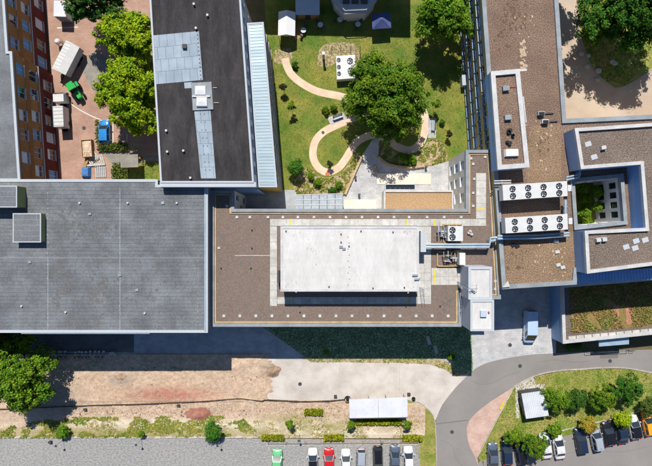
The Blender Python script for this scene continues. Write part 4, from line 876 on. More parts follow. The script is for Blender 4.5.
for i, (x, y, r, h, m_, lab) in enumerate(((296, 168, 1.6, 2.8, 'leaf_deep', 'dark round bush at the corner of the metal wing'), (311, 176.5, .62, 1.0, 'leaf_bright', 'clipped ball shrub nearest the big dark bush'), (317.5, 182.5, .62, 1.0, 'leaf_bright', 'clipped ball shrub below the bend of the path'),
        (339, 184.5, .62, 1.0, 'leaf_bright', 'clipped ball shrub close to the low yellow wall'), (332.6, 190.2, .65, 1.0, 'leaf_deep', 'clipped ball shrub touching the glass canopy edge'), (295, 64, .55, .9, 'leaf_deep', 'small dark ball shrub beside the plaza path'),
        (325.5, 110, .7, 1.0, 'leaf_mid', 'left one of two small shrubs north of the left bench'), (333.5, 107.5, .6, 1.0, 'leaf_mid', 'right one of two small shrubs north of the left bench'), (404, 158, .95, 1.3, 'leaf_bright', 'left bright shrub in the curved terrace bed'), (412.5, 160.5, .95, 1.3, 'leaf_bright', 'right bright shrub in the curved terrace bed'),
        (442, 122, .45, .8, 'leaf_deep', 'small dark ball shrub east of the right bench'), (213, 433, 1.7, 2.6, 'leaf_deep', 'dark leafy bush at the edge of the gravel car park'), (63, 432, 1.1, 1.8, 'leaf_bright', 'bright bush on the verge right of the big tree'), (568, 346.5, .75, 1.0, 'leaf_deep', 'left round shrub in the shade below the green roof'), (578, 346, .75, 1.0, 'leaf_deep', 'right round shrub in the shade below the green roof'), (583, 203, 1.0, 2.0, 'leaf_mid', None))):
    if lab is None: continue
    tree('shrub', lab, x, y, r, h, m_, int(900 * r + 300), .13 if r < 1 else .2, 90 + i, 'round shrubs', 'shrub', nl=6, trunk=.04)
for i, (x, y, r, h, m_, lab) in enumerate(((283, 87, .7, 2.2, 'leaf_purple', 'sparse dark sapling beside the metal wing'), (291, 106, .8, 2.8, 'leaf_mid', 'young tree on the lawn left of the left bench'), (330, 164, .5, 1.6, 'leaf_purple', 'dark sapling inside the loop of the path'), (436, 104, .8, 2.8, 'leaf_mid', 'young tree on the lawn above the right bench'), (449, 134, .6, 1.8, 'leaf_purple', 'dark purple sapling on the right garden lawn'),
        (351, 425, .75, 2.6, 'leaf_mid', 'young tree below the left end of the white shelter'), (407, 424, .75, 2.6, 'leaf_mid', 'young tree below the right end of the white shelter'), (289.5, 424, .8, 2.6, 'leaf_mid', 'young tree on the verge above the pale green car'), (141, 434, .5, 1.5, 'leaf_bright', 'tiny young tree on the verge left of the car park bush'), (326, 352, .5, 1.0, 'leaf_bright', 'bright shrub at the edge of the shaded bed'), (452, 357, .6, 1.1, 'leaf_mid', 'shrub at the east end of the shaded bed'))):
    tree('young_tree', lab, x, y, r, h, m_, int(420 * r + 120), .16, 130 + i, 'young trees', nl=5, trunk=.035)
# courtyard-well bushes
for i, (dx, dy, r) in enumerate(((-.5, 2.6, 1.1), (-.3, .6, 1.2), (-.4, -1.4, 1.1), (-.2, -3.0, 1.0), (1.2, -.4, .9), (1.2, 1.8, .9))):
    c = sum(H, Vector()) / 4
    tree('well_bush', ('bush in the northern half of the sunken light well' if dy > 0 else 'bush in the southern half of the sunken light well'), 0, 0, r, 1.9 + .2 * i, ('leaf_bright', 'leaf_mid')[i % 2], 900, .2, 200 + i, 'bushes in the light well', 'shrub', nl=6, trunk=.05, ground=(c.x + 1.3 + dx, c.y + dy, FL))
def hedge(label, x0, y0, x1, y1, h, m_, seed):
    P = PX([(x0, y0), (x1, y0), (x1, y1), (x0, y1)]); c = sum(P, Vector()) / 4; root = empty('hedge', (c.x, c.y, 0.0), label, 'hedge', 'clipped hedges')
    mb = MB(); rs = random.Random(seed); n = max(2, int(abs(P[1].x - P[0].x) / .5))
    for k in range(n): x = P[0].x + (P[1].x - P[0].x) * (k + .5) / n; mb.tube([(x, c.y, 0), (x + rs.uniform(-.1, .1), c.y + rs.uniform(-.1, .1), h * .8)], [.03, .012], 5)
    mb.build('stems', 'bark', root)
    q = scatter(P, 500 * (P[1].x - P[0].x), seed); r_ = np.random.default_rng(seed); w_ = P[1].x - P[0].x; q = q[:int(170 * w_)]
    z = h * (r_.uniform(.35, 1.1, len(q))); edge = np.abs((q[:, 1] - c.y) / ((P[0].y - P[3].y) / 2)); z *= 1 - .35 * edge ** 3
    leafmesh('foliage', np.column_stack([q, z]), np.column_stack([r_.normal(0, .8, (len(q), 2)), np.ones(len(q))]), .17, m_, root, seed)
hedge('yellow-green hedge clump on the verge left of the white shelter', 304.5, 408, 322.5, 414, .8, 'leaf_hedge', 1); hedge('yellow-green hedge just above the red car', 324, 433.6, 343.5, 439.4, .8, 'leaf_hedge', 2)
hedge('yellow-green hedge at the corner lawn above the last white car', 402.5, 434, 421.5, 440, .8, 'leaf_hedge', 3); hedge('yellow-green hedge above the pale green car', 261.5, 433.6, 284, 439, .8, 'leaf_hedge', 4); hedge('long thin hedge along the south side of the white shelter', 356, 418.5, 401, 423.5, .8, 'leaf_hedge', 5)
hedge('low mixed hedge wrapping below the blue car', 99, 143, 128, 151.5, .7, 'leaf_olive', 6); hedge('thin hedge along the left side of the blue car', 96.4, 120, 99.6, 143, .6, 'leaf_olive', 7); hedge('leafy hedge strip beside the small pavilion', 113, 163, 127, 183, .7, 'leaf_olive', 8)
# grass and ground cover
onpath = [PX(p) for p in PATHS]
def offpath(x, y):
    for pl in onpath:
        for i in range(len(pl) - 1):
            a, b = pl[i], pl[i + 1]; dx, dy = b.x - a.x, b.y - a.y; t = max(0, min(1, ((x - a.x) * dx + (y - a.y) * dy) / (dx * dx + dy * dy)))
            if (a.x + t * dx - x) ** 2 + (a.y + t * dy - y) ** 2 < .64: return False
    return True
LAWNP = [(270, 5), (470, 5), (478, 150), (450, 165), (437, 138), (427, 140), (404, 155), (380, 140), (372, 138), (355, 150), (340, 172), (320, 175), (300, 168), (286, 178), (272, 70)]
tufts('garden_grass', LAWNP, 22, .085, 'grass_blades', 3, .006, label='short mown grass of the garden lawn', cat='grass', keep=lambda x, y: offpath(x, y))
tufts('lawn_grass', RLAWN, 26, .11, 'grass_blades', 8, .018, label='rougher grass of the right lawn', cat='grass')
tufts('verge_weeds', [(60, 417), (240, 415), (262, 436), (0, 438), (0, 428)], 60, .16, 'weeds', 9, .1, label='weeds along the verge of the gravel car park', cat='weeds', keep=lambda x, y: noise.fractal(Vector((x * .22, y * .4, 2)), 1, 2, 3) > .0)
tufts('verge_dry_grass', [(60, 420), (425, 420), (425, 438), (0, 437), (0, 430)], 30, .12, 'dry_grass', 12, .08, label='dry pale grass on the verge', cat='grass', keep=lambda x, y: noise.fractal(Vector((x * .3, y * .3, 8)), 1, 2, 3) > -.05)
tufts('bank_dry_grass', [(290, 408), (345, 408), (420, 422), (420, 438), (270, 436)], 16, .12, 'dry_grass', 14, .06, label='dry grass around the white shelter', cat='grass', keep=lambda x, y: noise.fractal(Vector((x * .3, y * .3, 18)), 1, 2, 3) > .0)
tufts('corner_grass', [(410, 402), (428, 411), (435, 424), (436, 466), (422, 466), (410, 438)], 16, .12, 'dry_grass', 15, .012, label='dry grass of the corner lawn', cat='grass')
tufts('shade_ground_cover', COVER, 34, .15, 'ground_cover', 10, .01, label='dark ground cover in the shade of the brown building', cat='ground cover', lift=.5)
tufts('shade_weeds', [(36, 352), (205, 355), (228, 362), (205, 371), (60, 370)], 14, .2, 'ground_cover', 19, .1, label='shaded weeds below the grey hall', cat='weeds', keep=lambda x, y: noise.fractal(Vector((x * .3, y * .3, 8)), 1, 2, 3) > .0)
tufts('edge_weeds', [(300, 357), (440, 358.6), (452, 364), (468, 372), (456, 377), (446, 370), (430, 364.4), (400, 363), (312, 362)], 30, .14, 'weeds', 20, .03, label='weeds along the concrete drive edge', cat='weeds', keep=lambda x, y: noise.fractal(Vector((x * .4, y * .4, 8)), 1, 2, 3) > .0)
for i, b in enumerate((BED1, BED2, BED3)):
    tufts('bed_planting', b, 42, .15, ('weeds', 'weeds', 'grass_blades')[i], 30 + i, .03, label=('low planting in the bed below the looping path', 'tufted planting in the bed by the right bench', 'planting in the shaded bed under the garden tree')[i], cat='plants', lift=1.0, keep=lambda x, y: noise.fractal(Vector((x * .8, y * .8, 8)), 1, 2, 3) > -.1)
tufts('court_bed_grass', [(578, 0), (584, 44), (604, 80), (625, 85), (650, 60), (652, 0)], 14, .15, 'grass_blades', 41, .012, label='grass in the tree bed of the right courtyard', cat='grass')
tufts('courtyard_grass', [(128, 162), (160, 161), (164, 184), (113, 184), (113, 166)], 14, .13, 'grass_blades', 42, .012, label='grass strip by the small pavilion', cat='grass')

# ------------------------------------------------------------------ vehicles
def car(label, px, py, ang, paint, kind='hatch', L_=4.3, Wd=1.78, Hh=1.48, roofm=None, name='parked_car', cat='car', group='parked cars', z=.012):
    """ang = heading in degrees, 0 = nose to the right of the picture, 90 = nose up; px,py = centre on the ground"""
    p = W(px, py, 0, zc=.7); r = empty(name, (p.x, p.y, z), label, cat, group, R(ang), local=True); hw = Wd / 2
    van = kind == 'van'
    if van: st = [(-.5, .90, .62), (-.485, .97, .95), (-.4, 1, 1.02), (-.1, 1, 1.02), (.2, 1, 1.02), (.33, .98, 1.0), (.43, .95, .93), (.48, .88, .8), (.5, .72, .55)]
    else: st = [(-.5, .72, .55), (-.485, .86, .78), (-.45, .95, .88), (-.36, .985, .93), (-.2, 1, .94), (0, 1, .94), (.2, .995, .93), (.28, .985, .91), (.38, .95, .84), (.45, .88, .75), (.485, .78, .65), (.5, .62, .5)]
    mb = MB(); n = 0
    for fx, fw, zt in st:
        w_ = hw * fw; x = fx * L_
        # plan curvature: corners pulled back
        prof = [(w_ * .93, .2), (w_, .34), (w_, zt * .62), (w_ * .965, zt - .08), (w_ * .86, zt - .015), (w_ * .45, zt + .02)]
        ring = [(x - (abs(y) / hw) ** 4 * .06 * (1 if fx > 0 else -1) * abs(fx) * 2, y, zz) for y, zz in prof] + [(x - (abs(y) / hw) ** 4 * .06 * (1 if fx > 0 else -1) * abs(fx) * 2, -y, zz) for y, zz in prof[::-1]]
        mb.v += ring
    k = 12
    for i in range(len(st) - 1):
        for j in range(k):
            j2 = (j + 1) % k; mb.f.append((i * k + j, (i + 1) * k + j, (i + 1) * k + j2, i * k + j2))
    mb.f.append(tuple(range(k))); mb.f.append(tuple((len(st) - 1) * k + j for j in range(k - 1, -1, -1)))
    mb.build('body', paint, r, smooth=True)
    xr0, xr1, xf1, xf0 = dict(hatch=(-.455, -.36, .06, .26), sedan=(-.36, -.19, .05, .26), wagon=(-.475, -.41, .06, .27), suv=(-.47, -.41, .07, .25), van=(-.493, -.478, .2, .385))[kind]
    xr0, xr1, xf1, xf0 = [q * L_ for q in (xr0, xr1, xf1, xf0)]; zb = .9 if not van else 1.0; wb = hw * .93; wr = hw * (.74 if not van else .88); zr = Hh
    def ring(t, ins=0.0):  # greenhouse section at height fraction t
        x0 = xr0 + (xr1 - xr0) * t; x1 = xf0 + (xf1 - xf0) * t; ww = wb + (wr - wb) * t; zz = zb + (zr - zb) * t; return x0, x1, ww, zz
    mb = MB(); a = ring(0); b = ring(.93); nseg = 6
    # walls
    for (x0, x1, w0, z0), (X0, X1, w1, z1) in ((a, b),):
        mb.quad((x0, -w0, z0), (x1, -w0, z0), (X1, -w1, z1), (X0, -w1, z1)); mb.quad((x1, w0, z0), (x0, w0, z0), (X0, w1, z1), (X1, w1, z1)); mb.quad((x1, -w0, z0), (x1, w0, z0), (X1, w1, z1), (X1, -w1, z1)); mb.quad((x0, w0, z0), (x0, -w0, z0), (X0, -w1, z1), (X0, w1, z1))
    mb.build('cabin', paint, r)
    X0, X1, w1, z1 = b; m2 = MB(); nx, ny = 6, 6
    for j in range(ny + 1):
        for i in range(nx + 1):
            u = i / nx * 2 - 1; v = j / ny * 2 - 1; m2.v.append((X0 - .02 + (X1 - X0 + .04) * (u + 1) / 2, (w1 + .01) * v, z1 + .005 + (zr - z1) * (1 - u ** 4) * (1 - v ** 4) ** .8))
    m2.f = [(j * (nx + 1) + i, j * (nx + 1) + i + 1, (j + 1) * (nx + 1) + i + 1, (j + 1) * (nx + 1) + i) for j in range(ny) for i in range(nx)]
    m2.build('roof', roofm or paint, r, smooth=True)
    def panel(nm, c4, ins, m, d=.012):
        c4 = [Vector(q) for q in c4]; cen = sum(c4, Vector()) / 4; nn = (c4[1] - c4[0]).cross(c4[3] - c4[0]).normalized(); nn = nn if nn.dot(cen - Vector((0, 0, .6))) > 0 else -nn
        q = [cen + (p_ - cen) * ins + nn * d for p_ in c4]; q2 = [p_ - nn * .03 for p_ in q]; mm = MB(); mm.v = [tuple(p_) for p_ in q + q2]; mm.f = [(0, 1, 2, 3), (0, 4, 5, 1), (1, 5, 6, 2), (2, 6, 7, 3), (3, 7, 4, 0)]; mm.build(nm, m, r)
    x0, x1, w0, z0 = a
    MB().box((x1 + .05, 0, z0 - .02), (.16, w0 * 1.75, .035)).build('cowl', 'black_metal', r)
    if not van:
        for s in (-1, 1): MB().bar((x1 + .1, s * w0 * .86, z0 + .012), (.46 * L_, s * w0 * .62, .775), .02, .03).build('bonnet_seam', 'dark_grey', r)
    if kind in ('suv', 'wagon'):
        for s in (-1, 1): MB().bar((X0 + .15, s * w1 * .93, zr - .06), (X1 - .15, s * w1 * .93, zr - .06), .05, .09).build('roof_rail', 'dark_grey', r)
    MB().box((X0 + .35, 0, zr - .01), (.1, .05, .09)).build('aerial', 'black_metal', r)
    for sx in (-1, 1): MB().box((sx * .497 * L_, 0, .42), (.03, .5, .11)).build('number_plate', 'white_line', r)
    panel('windscreen', [(x1, -w0, z0), (x1, w0, z0), (X1, w1, z1), (X1, -w1, z1)], .93, 'glass')
    panel('rear_window', [(x0, w0, z0), (x0, -w0, z0), (X0, -w1, z1), (X0, w1, z1)], .86, 'glass')
    for s in (-1, 1):
        if not van:
            for u0, u1 in ((.05, .5), (.52, .95)): panel('side_window', [(x0 + (x1 - x0) * u0, s * w0, z0), (x0 + (x1 - x0) * u1, s * w0, z0), (X0 + (X1 - X0) * u1, s * w1, z1), (X0 + (X1 - X0) * u0, s * w1, z1)], .88, 'glass')
        else: panel('side_window', [(x0 + (x1 - x0) * .74, s * w0, z0), (x0 + (x1 - x0) * .94, s * w0, z0), (X0 + (X1 - X0) * .96, s * w1, z1), (X0 + (X1 - X0) * .76, s * w1, z1)], .85, 'glass')
        MB().box((x1 * .8, s * (hw + .1), .92), (.16, .2, .14)).build('wing_mirror', paint, r)
        MB().box((.478 * L_, s * hw * .62, .58), (.12, .34, .13)).build('headlight', 'lamp_clear', r)
        MB().box((-.487 * L_, s * hw * .72, .66), (.1, .26, .16)).build('tail_light', 'lamp_red', r)
        for fx in (-.31, .31):
            wh = MB(); cx, cy, rr_ = fx * L_, s * (hw - .1), .31
            for yy in (-.1, .1):
                for q in range(14): an = 2 * math.pi * q / 14; wh.v.append((cx + rr_ * math.cos(an), cy + yy, rr_ + rr_ * math.sin(an)))
            wh.f = [tuple(range(14)), tuple(range(27, 13, -1))] + [(q, (q + 1) % 14, 14 + (q + 1) % 14, 14 + q) for q in range(14)]; wo = wh.build('wheel', 'rubber', r)
            rim = MB()
            for yy in (.101 * s, .115 * s):
                for q in range(10): an = 2 * math.pi * q / 10; rim.v.append((cx + .19 * math.cos(an), cy + yy, rr_ + .19 * math.sin(an)))
            rim.f = [tuple(range(10)), tuple(range(19, 9, -1))] + [(q, (q + 1) % 10, 10 + (q + 1) % 10, 10 + q) for q in range(10)]; rim.build('rim', 'galvanised', wo)
    return r
BOT = [(277, 'paint_green', 'hatch', 'pale mint green car, leftmost in the gravel car park', None, 462, 90), (313, 'paint_white', 'suv', 'white car with black roof in the gravel car park', 'paint_black', 461, 90), (329, 'paint_red', 'hatch', 'red car in the gravel car park', None, 461, 90), (346, 'paint_white', 'hatch', 'white hatchback between the red and the silver car', None, 462, 90),
       (361, 'paint_silver', 'suv', 'silver car nosed out, in the gravel car park', None, 461, -90), (378, 'paint_black', 'wagon', 'black estate car in the gravel car park', None, 460, -90), (395, 'paint_steel', 'sedan', 'dark steel blue car in the gravel car park', None, 458, 90), (408.5, 'paint_white', 'hatch', 'white car, rightmost in the gravel car park', None, 459, 90)]
for x, pm, kd, lb_, rm, y, an in BOT: car(lb_, x, y, an + random.uniform(-2, 2), pm, kd, roofm=rm, L_=4.35 if kd != 'wagon' else 4.6, Hh=1.6 if kd == 'suv' else 1.48)
RT = [(493, 456, 92, 'paint_steel', 'sedan', 'dark blue saloon, leftmost on the right car park'), (507, 453, 92, 'paint_navy', 'hatch', 'navy car, second from the left by the lawn'), (520.5, 452.5, 99, 'paint_black', 'suv', 'black car with roof rails partly under the round tree'), (545.5, 446, 98, 'paint_white', 'sedan', 'white saloon half hidden by the round tree'),
      (558.8, 446.5, 98, 'paint_white', 'sedan', 'white saloon standing clear, right of the round tree'), (581, 441, 99, 'paint_navy', 'wagon', 'navy estate car left of the silver car'), (596.4, 438.6, 101, 'paint_silver', 'suv', 'silver car under the orange tinged tree'), (608.6, 434, 100, 'paint_black', 'hatch', 'black car right of the silver car'), (621.6, 431, 99, 'paint_navy', 'sedan', 'very dark car under the lime tree'),
      (634.5, 427.5, 101, 'paint_white', 'hatch', 'white car with dark roof near the right edge'), (648.5, 424, 102, 'paint_orange', 'hatch', 'orange car at the right edge')]
for x, y, an, pm, kd, lb_ in RT: car(lb_, x, y, an, pm, kd, L_=4.5 if kd in ('sedan', 'wagon') else 4.25, roofm='paint_black' if 'dark roof' in lb_ else None, Hh=1.58 if kd == 'suv' else 1.46)
car('blue car parked in the left courtyard beside the hedge', 104.6, 132, 91, 'paint_blue', 'hatch', 4.3)
car('white, shade-tinted delivery van with its nose in the sun on the forecourt', 529.5, 326.5, -91, 'paint_white_shade_tint', 'van', 5.8, 1.95, 2.05, name='delivery_van', cat='van', group='delivery vehicles')  # white van; the blue of the building's shade is put into its paint colour
# box truck by the left block
def local(root): return root
def wheels(r, xs, y, rad=.42, wd=.28):
    for x in xs:
        for s in (-1, 1):
            m_ = MB()
            for yy in (-wd / 2, wd / 2):
                for q in range(14): an = 2 * math.pi * q / 14; m_.v.append((x + rad * math.cos(an), s * y + yy, rad + rad * math.sin(an)))
            m_.f = [tuple(range(14)), tuple(range(27, 13, -1))] + [(q, (q + 1) % 14, 14 + (q + 1) % 14, 14 + q) for q in range(14)]; m_.build('wheel', 'rubber', r)
p = W(62.5, 110.5, 0, zc=1); tk = empty('box_truck', (p.x, p.y, .0), 'small white box truck parked against the ochre block', 'truck', None, R(93), local=True)
cb_ = MB().box((-1.35, 0, .62), (3.5, 1.75, 1.75)).build('cargo_box', 'white_metal', tk)
for q in range(6): MB().box((-2.9 + q * .62, 0, 2.37), (.05, 1.75, .03)).build('roof_rib', 'coping_grey', cb_)
for s in (-1, 1): MB().box((-1.35, s * .86, 2.36), (3.5, .06, .05)).build('edge_rail', 'coping_grey', cb_); MB().box((-.3, 0, .45), (6.4, .9, .17)).build('chassis', 'black_metal', tk)
m_ = MB(); m_.v = [(1.25, -1, .6), (3.05, -1, .6), (3.05, 1, .6), (1.25, 1, .6), (1.25, -1, 1.3), (3.0, -1, 1.3), (3.0, 1, 1.3), (1.25, 1, 1.3), (1.25, -.9, 2.1), (2.5, -.9, 2.1), (2.5, .9, 2.1), (1.25, .9, 2.1)]
m_.f = [(0, 3, 2, 1), (0, 1, 5, 4), (1, 2, 6, 5), (2, 3, 7, 6), (3, 0, 4, 7), (4, 5, 9, 8), (5, 6, 10, 9), (6, 7, 11, 10), (7, 4, 8, 11), (8, 9, 10, 11)]; m_.build('cab', 'white_metal', tk)
m_ = MB(); m_.quad((3.0, -.85, 1.35), (3.0, .85, 1.35), (2.56, .78, 2.05), (2.56, -.78, 2.05)); m_.v = [(x + .02, y, z + .01) for x, y, z in m_.v]; m_.build('windscreen', 'glass', tk)
for s in (-1, 1): MB().box((2.6, s * 1.15, 1.3), (.12, .22, .3)).build('wing_mirror', 'black_metal', tk)
wheels(tk, (-2.2, 2.2), .85)
# trailer and tractor
p = W(70, 60.5, 0, zc=1); tl = empty('farm_trailer', (p.x, p.y, 0), 'long white roofed trailer standing askew behind the green tractor', 'trailer', None, R(-117), local=True)
m_ = MB(); m_.v = [(-2.6, -1.25, .7), (2.6, -1.25, .7), (2.6, 1.25, .7), (-2.6, 1.25, .7), (-2.6, -1.25, 2.3), (2.6, -1.25, 2.3), (2.6, 1.25, 2.3), (-2.6, 1.25, 2.3)]; m_.f = [(0, 3, 2, 1), (0, 1, 5, 4), (1, 2, 6, 5), (2, 3, 7, 6), (3, 0, 4, 7), (4, 5, 6, 7)]; m_.build('body', 'corrugated', tl)
m_ = MB(); m_.v = [(-2.66, -1.3, 2.3), (2.66, -1.3, 2.3), (2.66, 0, 2.62), (-2.66, 0, 2.62), (2.66, 1.3, 2.3), (-2.66, 1.3, 2.3)]; m_.f = [(0, 1, 2, 3), (3, 2, 4, 5), (0, 3, 5), (1, 4, 2)]; m_.build('roof', 'white_metal', tl)
for k in range(9): MB().bar((-2.4 + .6 * k, -1.29, 2.3), (-2.4 + .6 * k, -.03, 2.62), .05, .04).build('roof_rib', 'coping_pale', tl)
MB().bar((2.6, 0, .6), (4.2, 0, .5), .12, .12).build('drawbar', 'black_metal', tl); wheels(tl, (-1.2, -.2), 1.05, .45, .3)
p = W(75.5, 90, 0, zc=1); tc_ = empty('tractor', (p.x, p.y, 0), 'small green tractor coupled below the white trailer', 'tractor', None, R(-58), local=True)
MB().box((.95, 0, .65), (1.5, .75, .65), 0, .93).build('bonnet', 'paint_tractor', tc_); MB().box((-.35, 0, .6), (1.25, 1.05, .95)).build('cab_base', 'black_metal', tc_); MB().box((-.35, 0, 1.5), (1.2, 1.05, .75), 0, .94).build('cab_glass', 'glass', tc_); MB().box((-.35, 0, 2.25), (1.35, 1.2, .12), 0, .95).build('cab_roof', 'paint_tractor', tc_)
MB().box((-1.15, 0, .5), (.4, .5, .3)).build('hitch', 'black_metal', tc_)
wheels(tc_, (-.65,), .78, .62, .36); wheels(tc_, (1.2,), .62, .4, .26)
for s in (-1, 1): MB().box((-.65, s * .8, 1.25), (.9, .4, .06)).build('mudguard', 'paint_tractor', tc_)
p = W(59.5, 43, 0, zc=.5); cm = empty('cement_mixer', (p.x, p.y, 0), 'small white drum mixer on a dark frame beside the trailer', 'mixer', None, .4, local=True)
m_ = MB(); m_.cyl((0, 0, .7), .3, .25, 12, .5).cyl((0, 0, .95), .5, .3, 12, .48).cyl((0, 0, 1.25), .48, .2, 12, .3); m_.build('drum', 'white_metal', cm)
m_ = MB(); m_.tube([(-.5, -.4, 0), (-.2, 0, .75)], .04).tube([(-.5, .4, 0), (-.2, 0, .75)], .04).tube([(.5, -.4, 0), (.2, 0, .75)], .04).tube([(.5, .4, 0), (.2, 0, .75)], .04).tube([(.2, 0, .7), (1.0, -.5, .5), (1.1, -.55, .02)], .04).box((0, 0, .66), (.6, .3, .06)); m_.build('stand', 'black_metal', cm); MB().cyl((1.0, -.5, .5), .22, .12, 10).build('motor', 'dark_grey', cm)
# storage container
p = W(64, 12, 0, zc=1); sc_ = empty('storage_container', (p.x, p.y, 0), 'grey metal storage container under the dark courtyard tree', 'container', None, R(-2), local=True)
MB().box((0, 0, .1), (2.0, 2.6, 2.05)).build('body', 'corrugated', sc_); MB().box((0, 0, 2.15), (2.1, 2.7, .08)).build('roof', 'shelter_roof', sc_)
for s in (-1, 1): MB().box((s * .48, -1.33, .2), (.9, .05, 1.85)).build('door', 'coping_grey', sc_)
for x in (-.8, .8): MB().box((x, 0, 0), (.2, 2.4, .1)).build('skid', 'black_metal', sc_)
# building materials heap by the hall
p = W(87.6, 148.5, 0, zc=.6); sp_ = empty('skip', (p.x, p.y, 0), 'open timber sided skip filled with pale rubble', 'skip', None, R(4), local=True)
for s in (-1, 1): MB().box((s * .85, 0, 0), (.08, 3.0, 1.0)).build('side_board', 'timber', sp_); MB().box((0, s * 1.46, 0), (1.6, .08, 1.0)).build('end_board', 'timber', sp_)
m_ = MB(); n = 9
for j in range(n):
    for i in range(n): u, v = i / (n - 1) * 2 - 1, j / (n - 1) * 2 - 1; m_.v.append((u * .8, v * 1.41, .75 + .35 * (1 - u * u) * (1 - v * v) + .12 * noise.noise(Vector((u * 3, v * 4, 1)))))
m_.f = [(j * n + i, j * n + i + 1, (j + 1) * n + i + 1, (j + 1) * n + i) for j in range(n - 1) for i in range(n - 1)]; m_.build('load', 'rubble', sp_)
rs = random.Random(6)
for k in range(6):
    a = W(83.5 + k * .55 + rs.uniform(-.4, .4), 166 + rs.uniform(-2, 2)); thing(MB().box((a.x, a.y, .0 + .06 * k), (.2, rs.uniform(2, 3), .06), R(-18 + rs.uniform(-9, 9))), 'loose_plank', 'timber', 'loose timber plank in the pile left of the blue tarpaulin', 'plank', 'loose planks')
a = W(87, 172.5); m_ = MB(); n = 8
for j in range(n):
    for i in range(n): u, v = i / (n - 1) * 2 - 1, j / (n - 1) * 2 - 1; m_.v.append((a.x + u * .75, a.y + v * 1.0, .05 + .75 * (1 - max(abs(u), abs(v)) ** 6) + .06 * noise.noise(Vector((u * 2, v * 2, 4)))))
m_.f = [(j * n + i, j * n + i + 1, (j + 1) * n + i + 1, (j + 1) * n + i) for j in range(n - 1) for i in range(n - 1)]; thing(m_, 'tarpaulin', 'tarp_blue', 'blue tarpaulin over materials by the hall wall', 'tarpaulin')
for k, (x, y, lab) in enumerate(((101, 172, 'white slatted pallet beside the blue tarpaulin'), (99, 161, 'grey pallet north of the blue tarpaulin'), (93, 158, 'tilted grey pallet below the skip'))):
    a = W(x, y); pl = empty('pallet', (a.x, a.y, 0), lab, 'pallet', 'pallets', R(3 + 14 * k), local=True)
    for i in range(3): MB().box((0, (i - 1) * .75, 0), (1.9, .12, .12)).build('runner', 'timber', pl)
    for i in range(6): MB().box((-.8 + .32 * i, 0, .12), (.2, 1.9, .03)).build('slat', 'coping_pale' if k == 0 else 'slab_grey', pl)
a = W(92, 164); thing(MB().bar((a.x - 1, a.y - .3, 0), (a.x + 2.4, a.y - .1, 0), .3, .25), 'concrete_beam', 'slab_grey', 'grey concrete beam lying above the blue tarpaulin', 'beam')
p = W(129.5, 161, 0, zc=2.2); pv = empty('pavilion', (p.x, p.y, 0), 'small pavilion with pale flat roof next to the lime trees', 'pavilion', None, R(2), local=True)
MB().box((0, 0, 2.2), (3.0, 2.2, .1)).build('roof', 'grey_setts', pv)
for x in (-1.3, 1.3):
    for y in (-.95, .95): MB().box((x, y, 0), (.12, .12, 2.2)).build('post', 'timber', pv)
MB().box((0, .8, 0), (2.4, .4, .45)).build('bench', 'timber', pv)

# ------------------------------------------------------------------ garden objects
def gable_tent():
    c = W(286.5, 22.5, 0, zc=2.6); r = empty('garden_tent', (c.x, c.y, 0), 'white gabled tent roof at the upper left of the garden', 'tent', None, R(-1), local=True); hx, hy = 1.45, 2.05
    m_ = MB(); m_.v = [(-hx, -hy, 2.1), (hx, -hy, 2.1), (0, -hy, 2.75), (-hx, hy, 2.1), (hx, hy, 2.1), (0, hy, 2.75)]; m_.f = [(0, 2, 5, 3), (1, 4, 5, 2), (0, 1, 2), (3, 5, 4)]; m_.build('roof', 'canvas_white', r)
    for x in (-hx + .06, hx - .06):
        for y in (-hy + .06, hy - .06): MB().box((x, y, 0), (.09, .09, 2.12)).build('post', 'timber', r)
    MB().box((0, hy - .06, .3), (2.7, .04, 1.7)).build('back_panel', 'timber', r)
gable_tent()
c = W(307.6, 4, 0, zc=2.4); sh = empty('garden_shed', (c.x, c.y, 0), 'blue-grey roofed shed at the top edge in the shade', 'shed', None, 0, local=True)
MB().box((0, 0, 0), (3.7, 2.9, 2.1)).build('wall', 'timber', sh); m_ = MB(); m_.v = [(-2.05, -1.7, 2.1), (2.05, -1.7, 2.1), (2.05, 1.7, 2.5), (-2.05, 1.7, 2.5), (-2.05, -1.7, 2.18), (2.05, -1.7, 2.18), (2.05, 1.7, 2.58), (-2.05, 1.7, 2.58)]; m_.f = [(3, 2, 1, 0), (4, 5, 6, 7), (0, 1, 5, 4), (1, 2, 6, 5), (2, 3, 7, 6), (3, 0, 4, 7)]; m_.build('roof', 'roof_blue', sh)
MB().box((0, -1.47, 0), (.9, .06, 1.9)).build('door', 'dark_grey', sh)
c = W(381.5, 20, 0, zc=2.4); um = empty('parasol', (c.x, c.y, 0), 'dark blue square parasol in the shade at the top of the garden', 'parasol', None, R(4), local=True)
m_ = MB(); m_.v = [(0, 0, 2.95)] + [(1.6 * sx, 1.35 * sy, 2.15) for sx, sy in ((-1, -1), (1, -1), (1, 1), (-1, 1))]; m_.f = [(0, 1, 2), (0, 2, 3), (0, 3, 4), (0, 4, 1)]; m_.build('canopy', 'canvas_blue', um)
MB().cyl((0, 0, .05), .04, 2.9, 8).build('pole', 'galvanised', um); MB().cyl((0, 0, 0), .4, .08, 12).build('base', 'dark_grey', um)
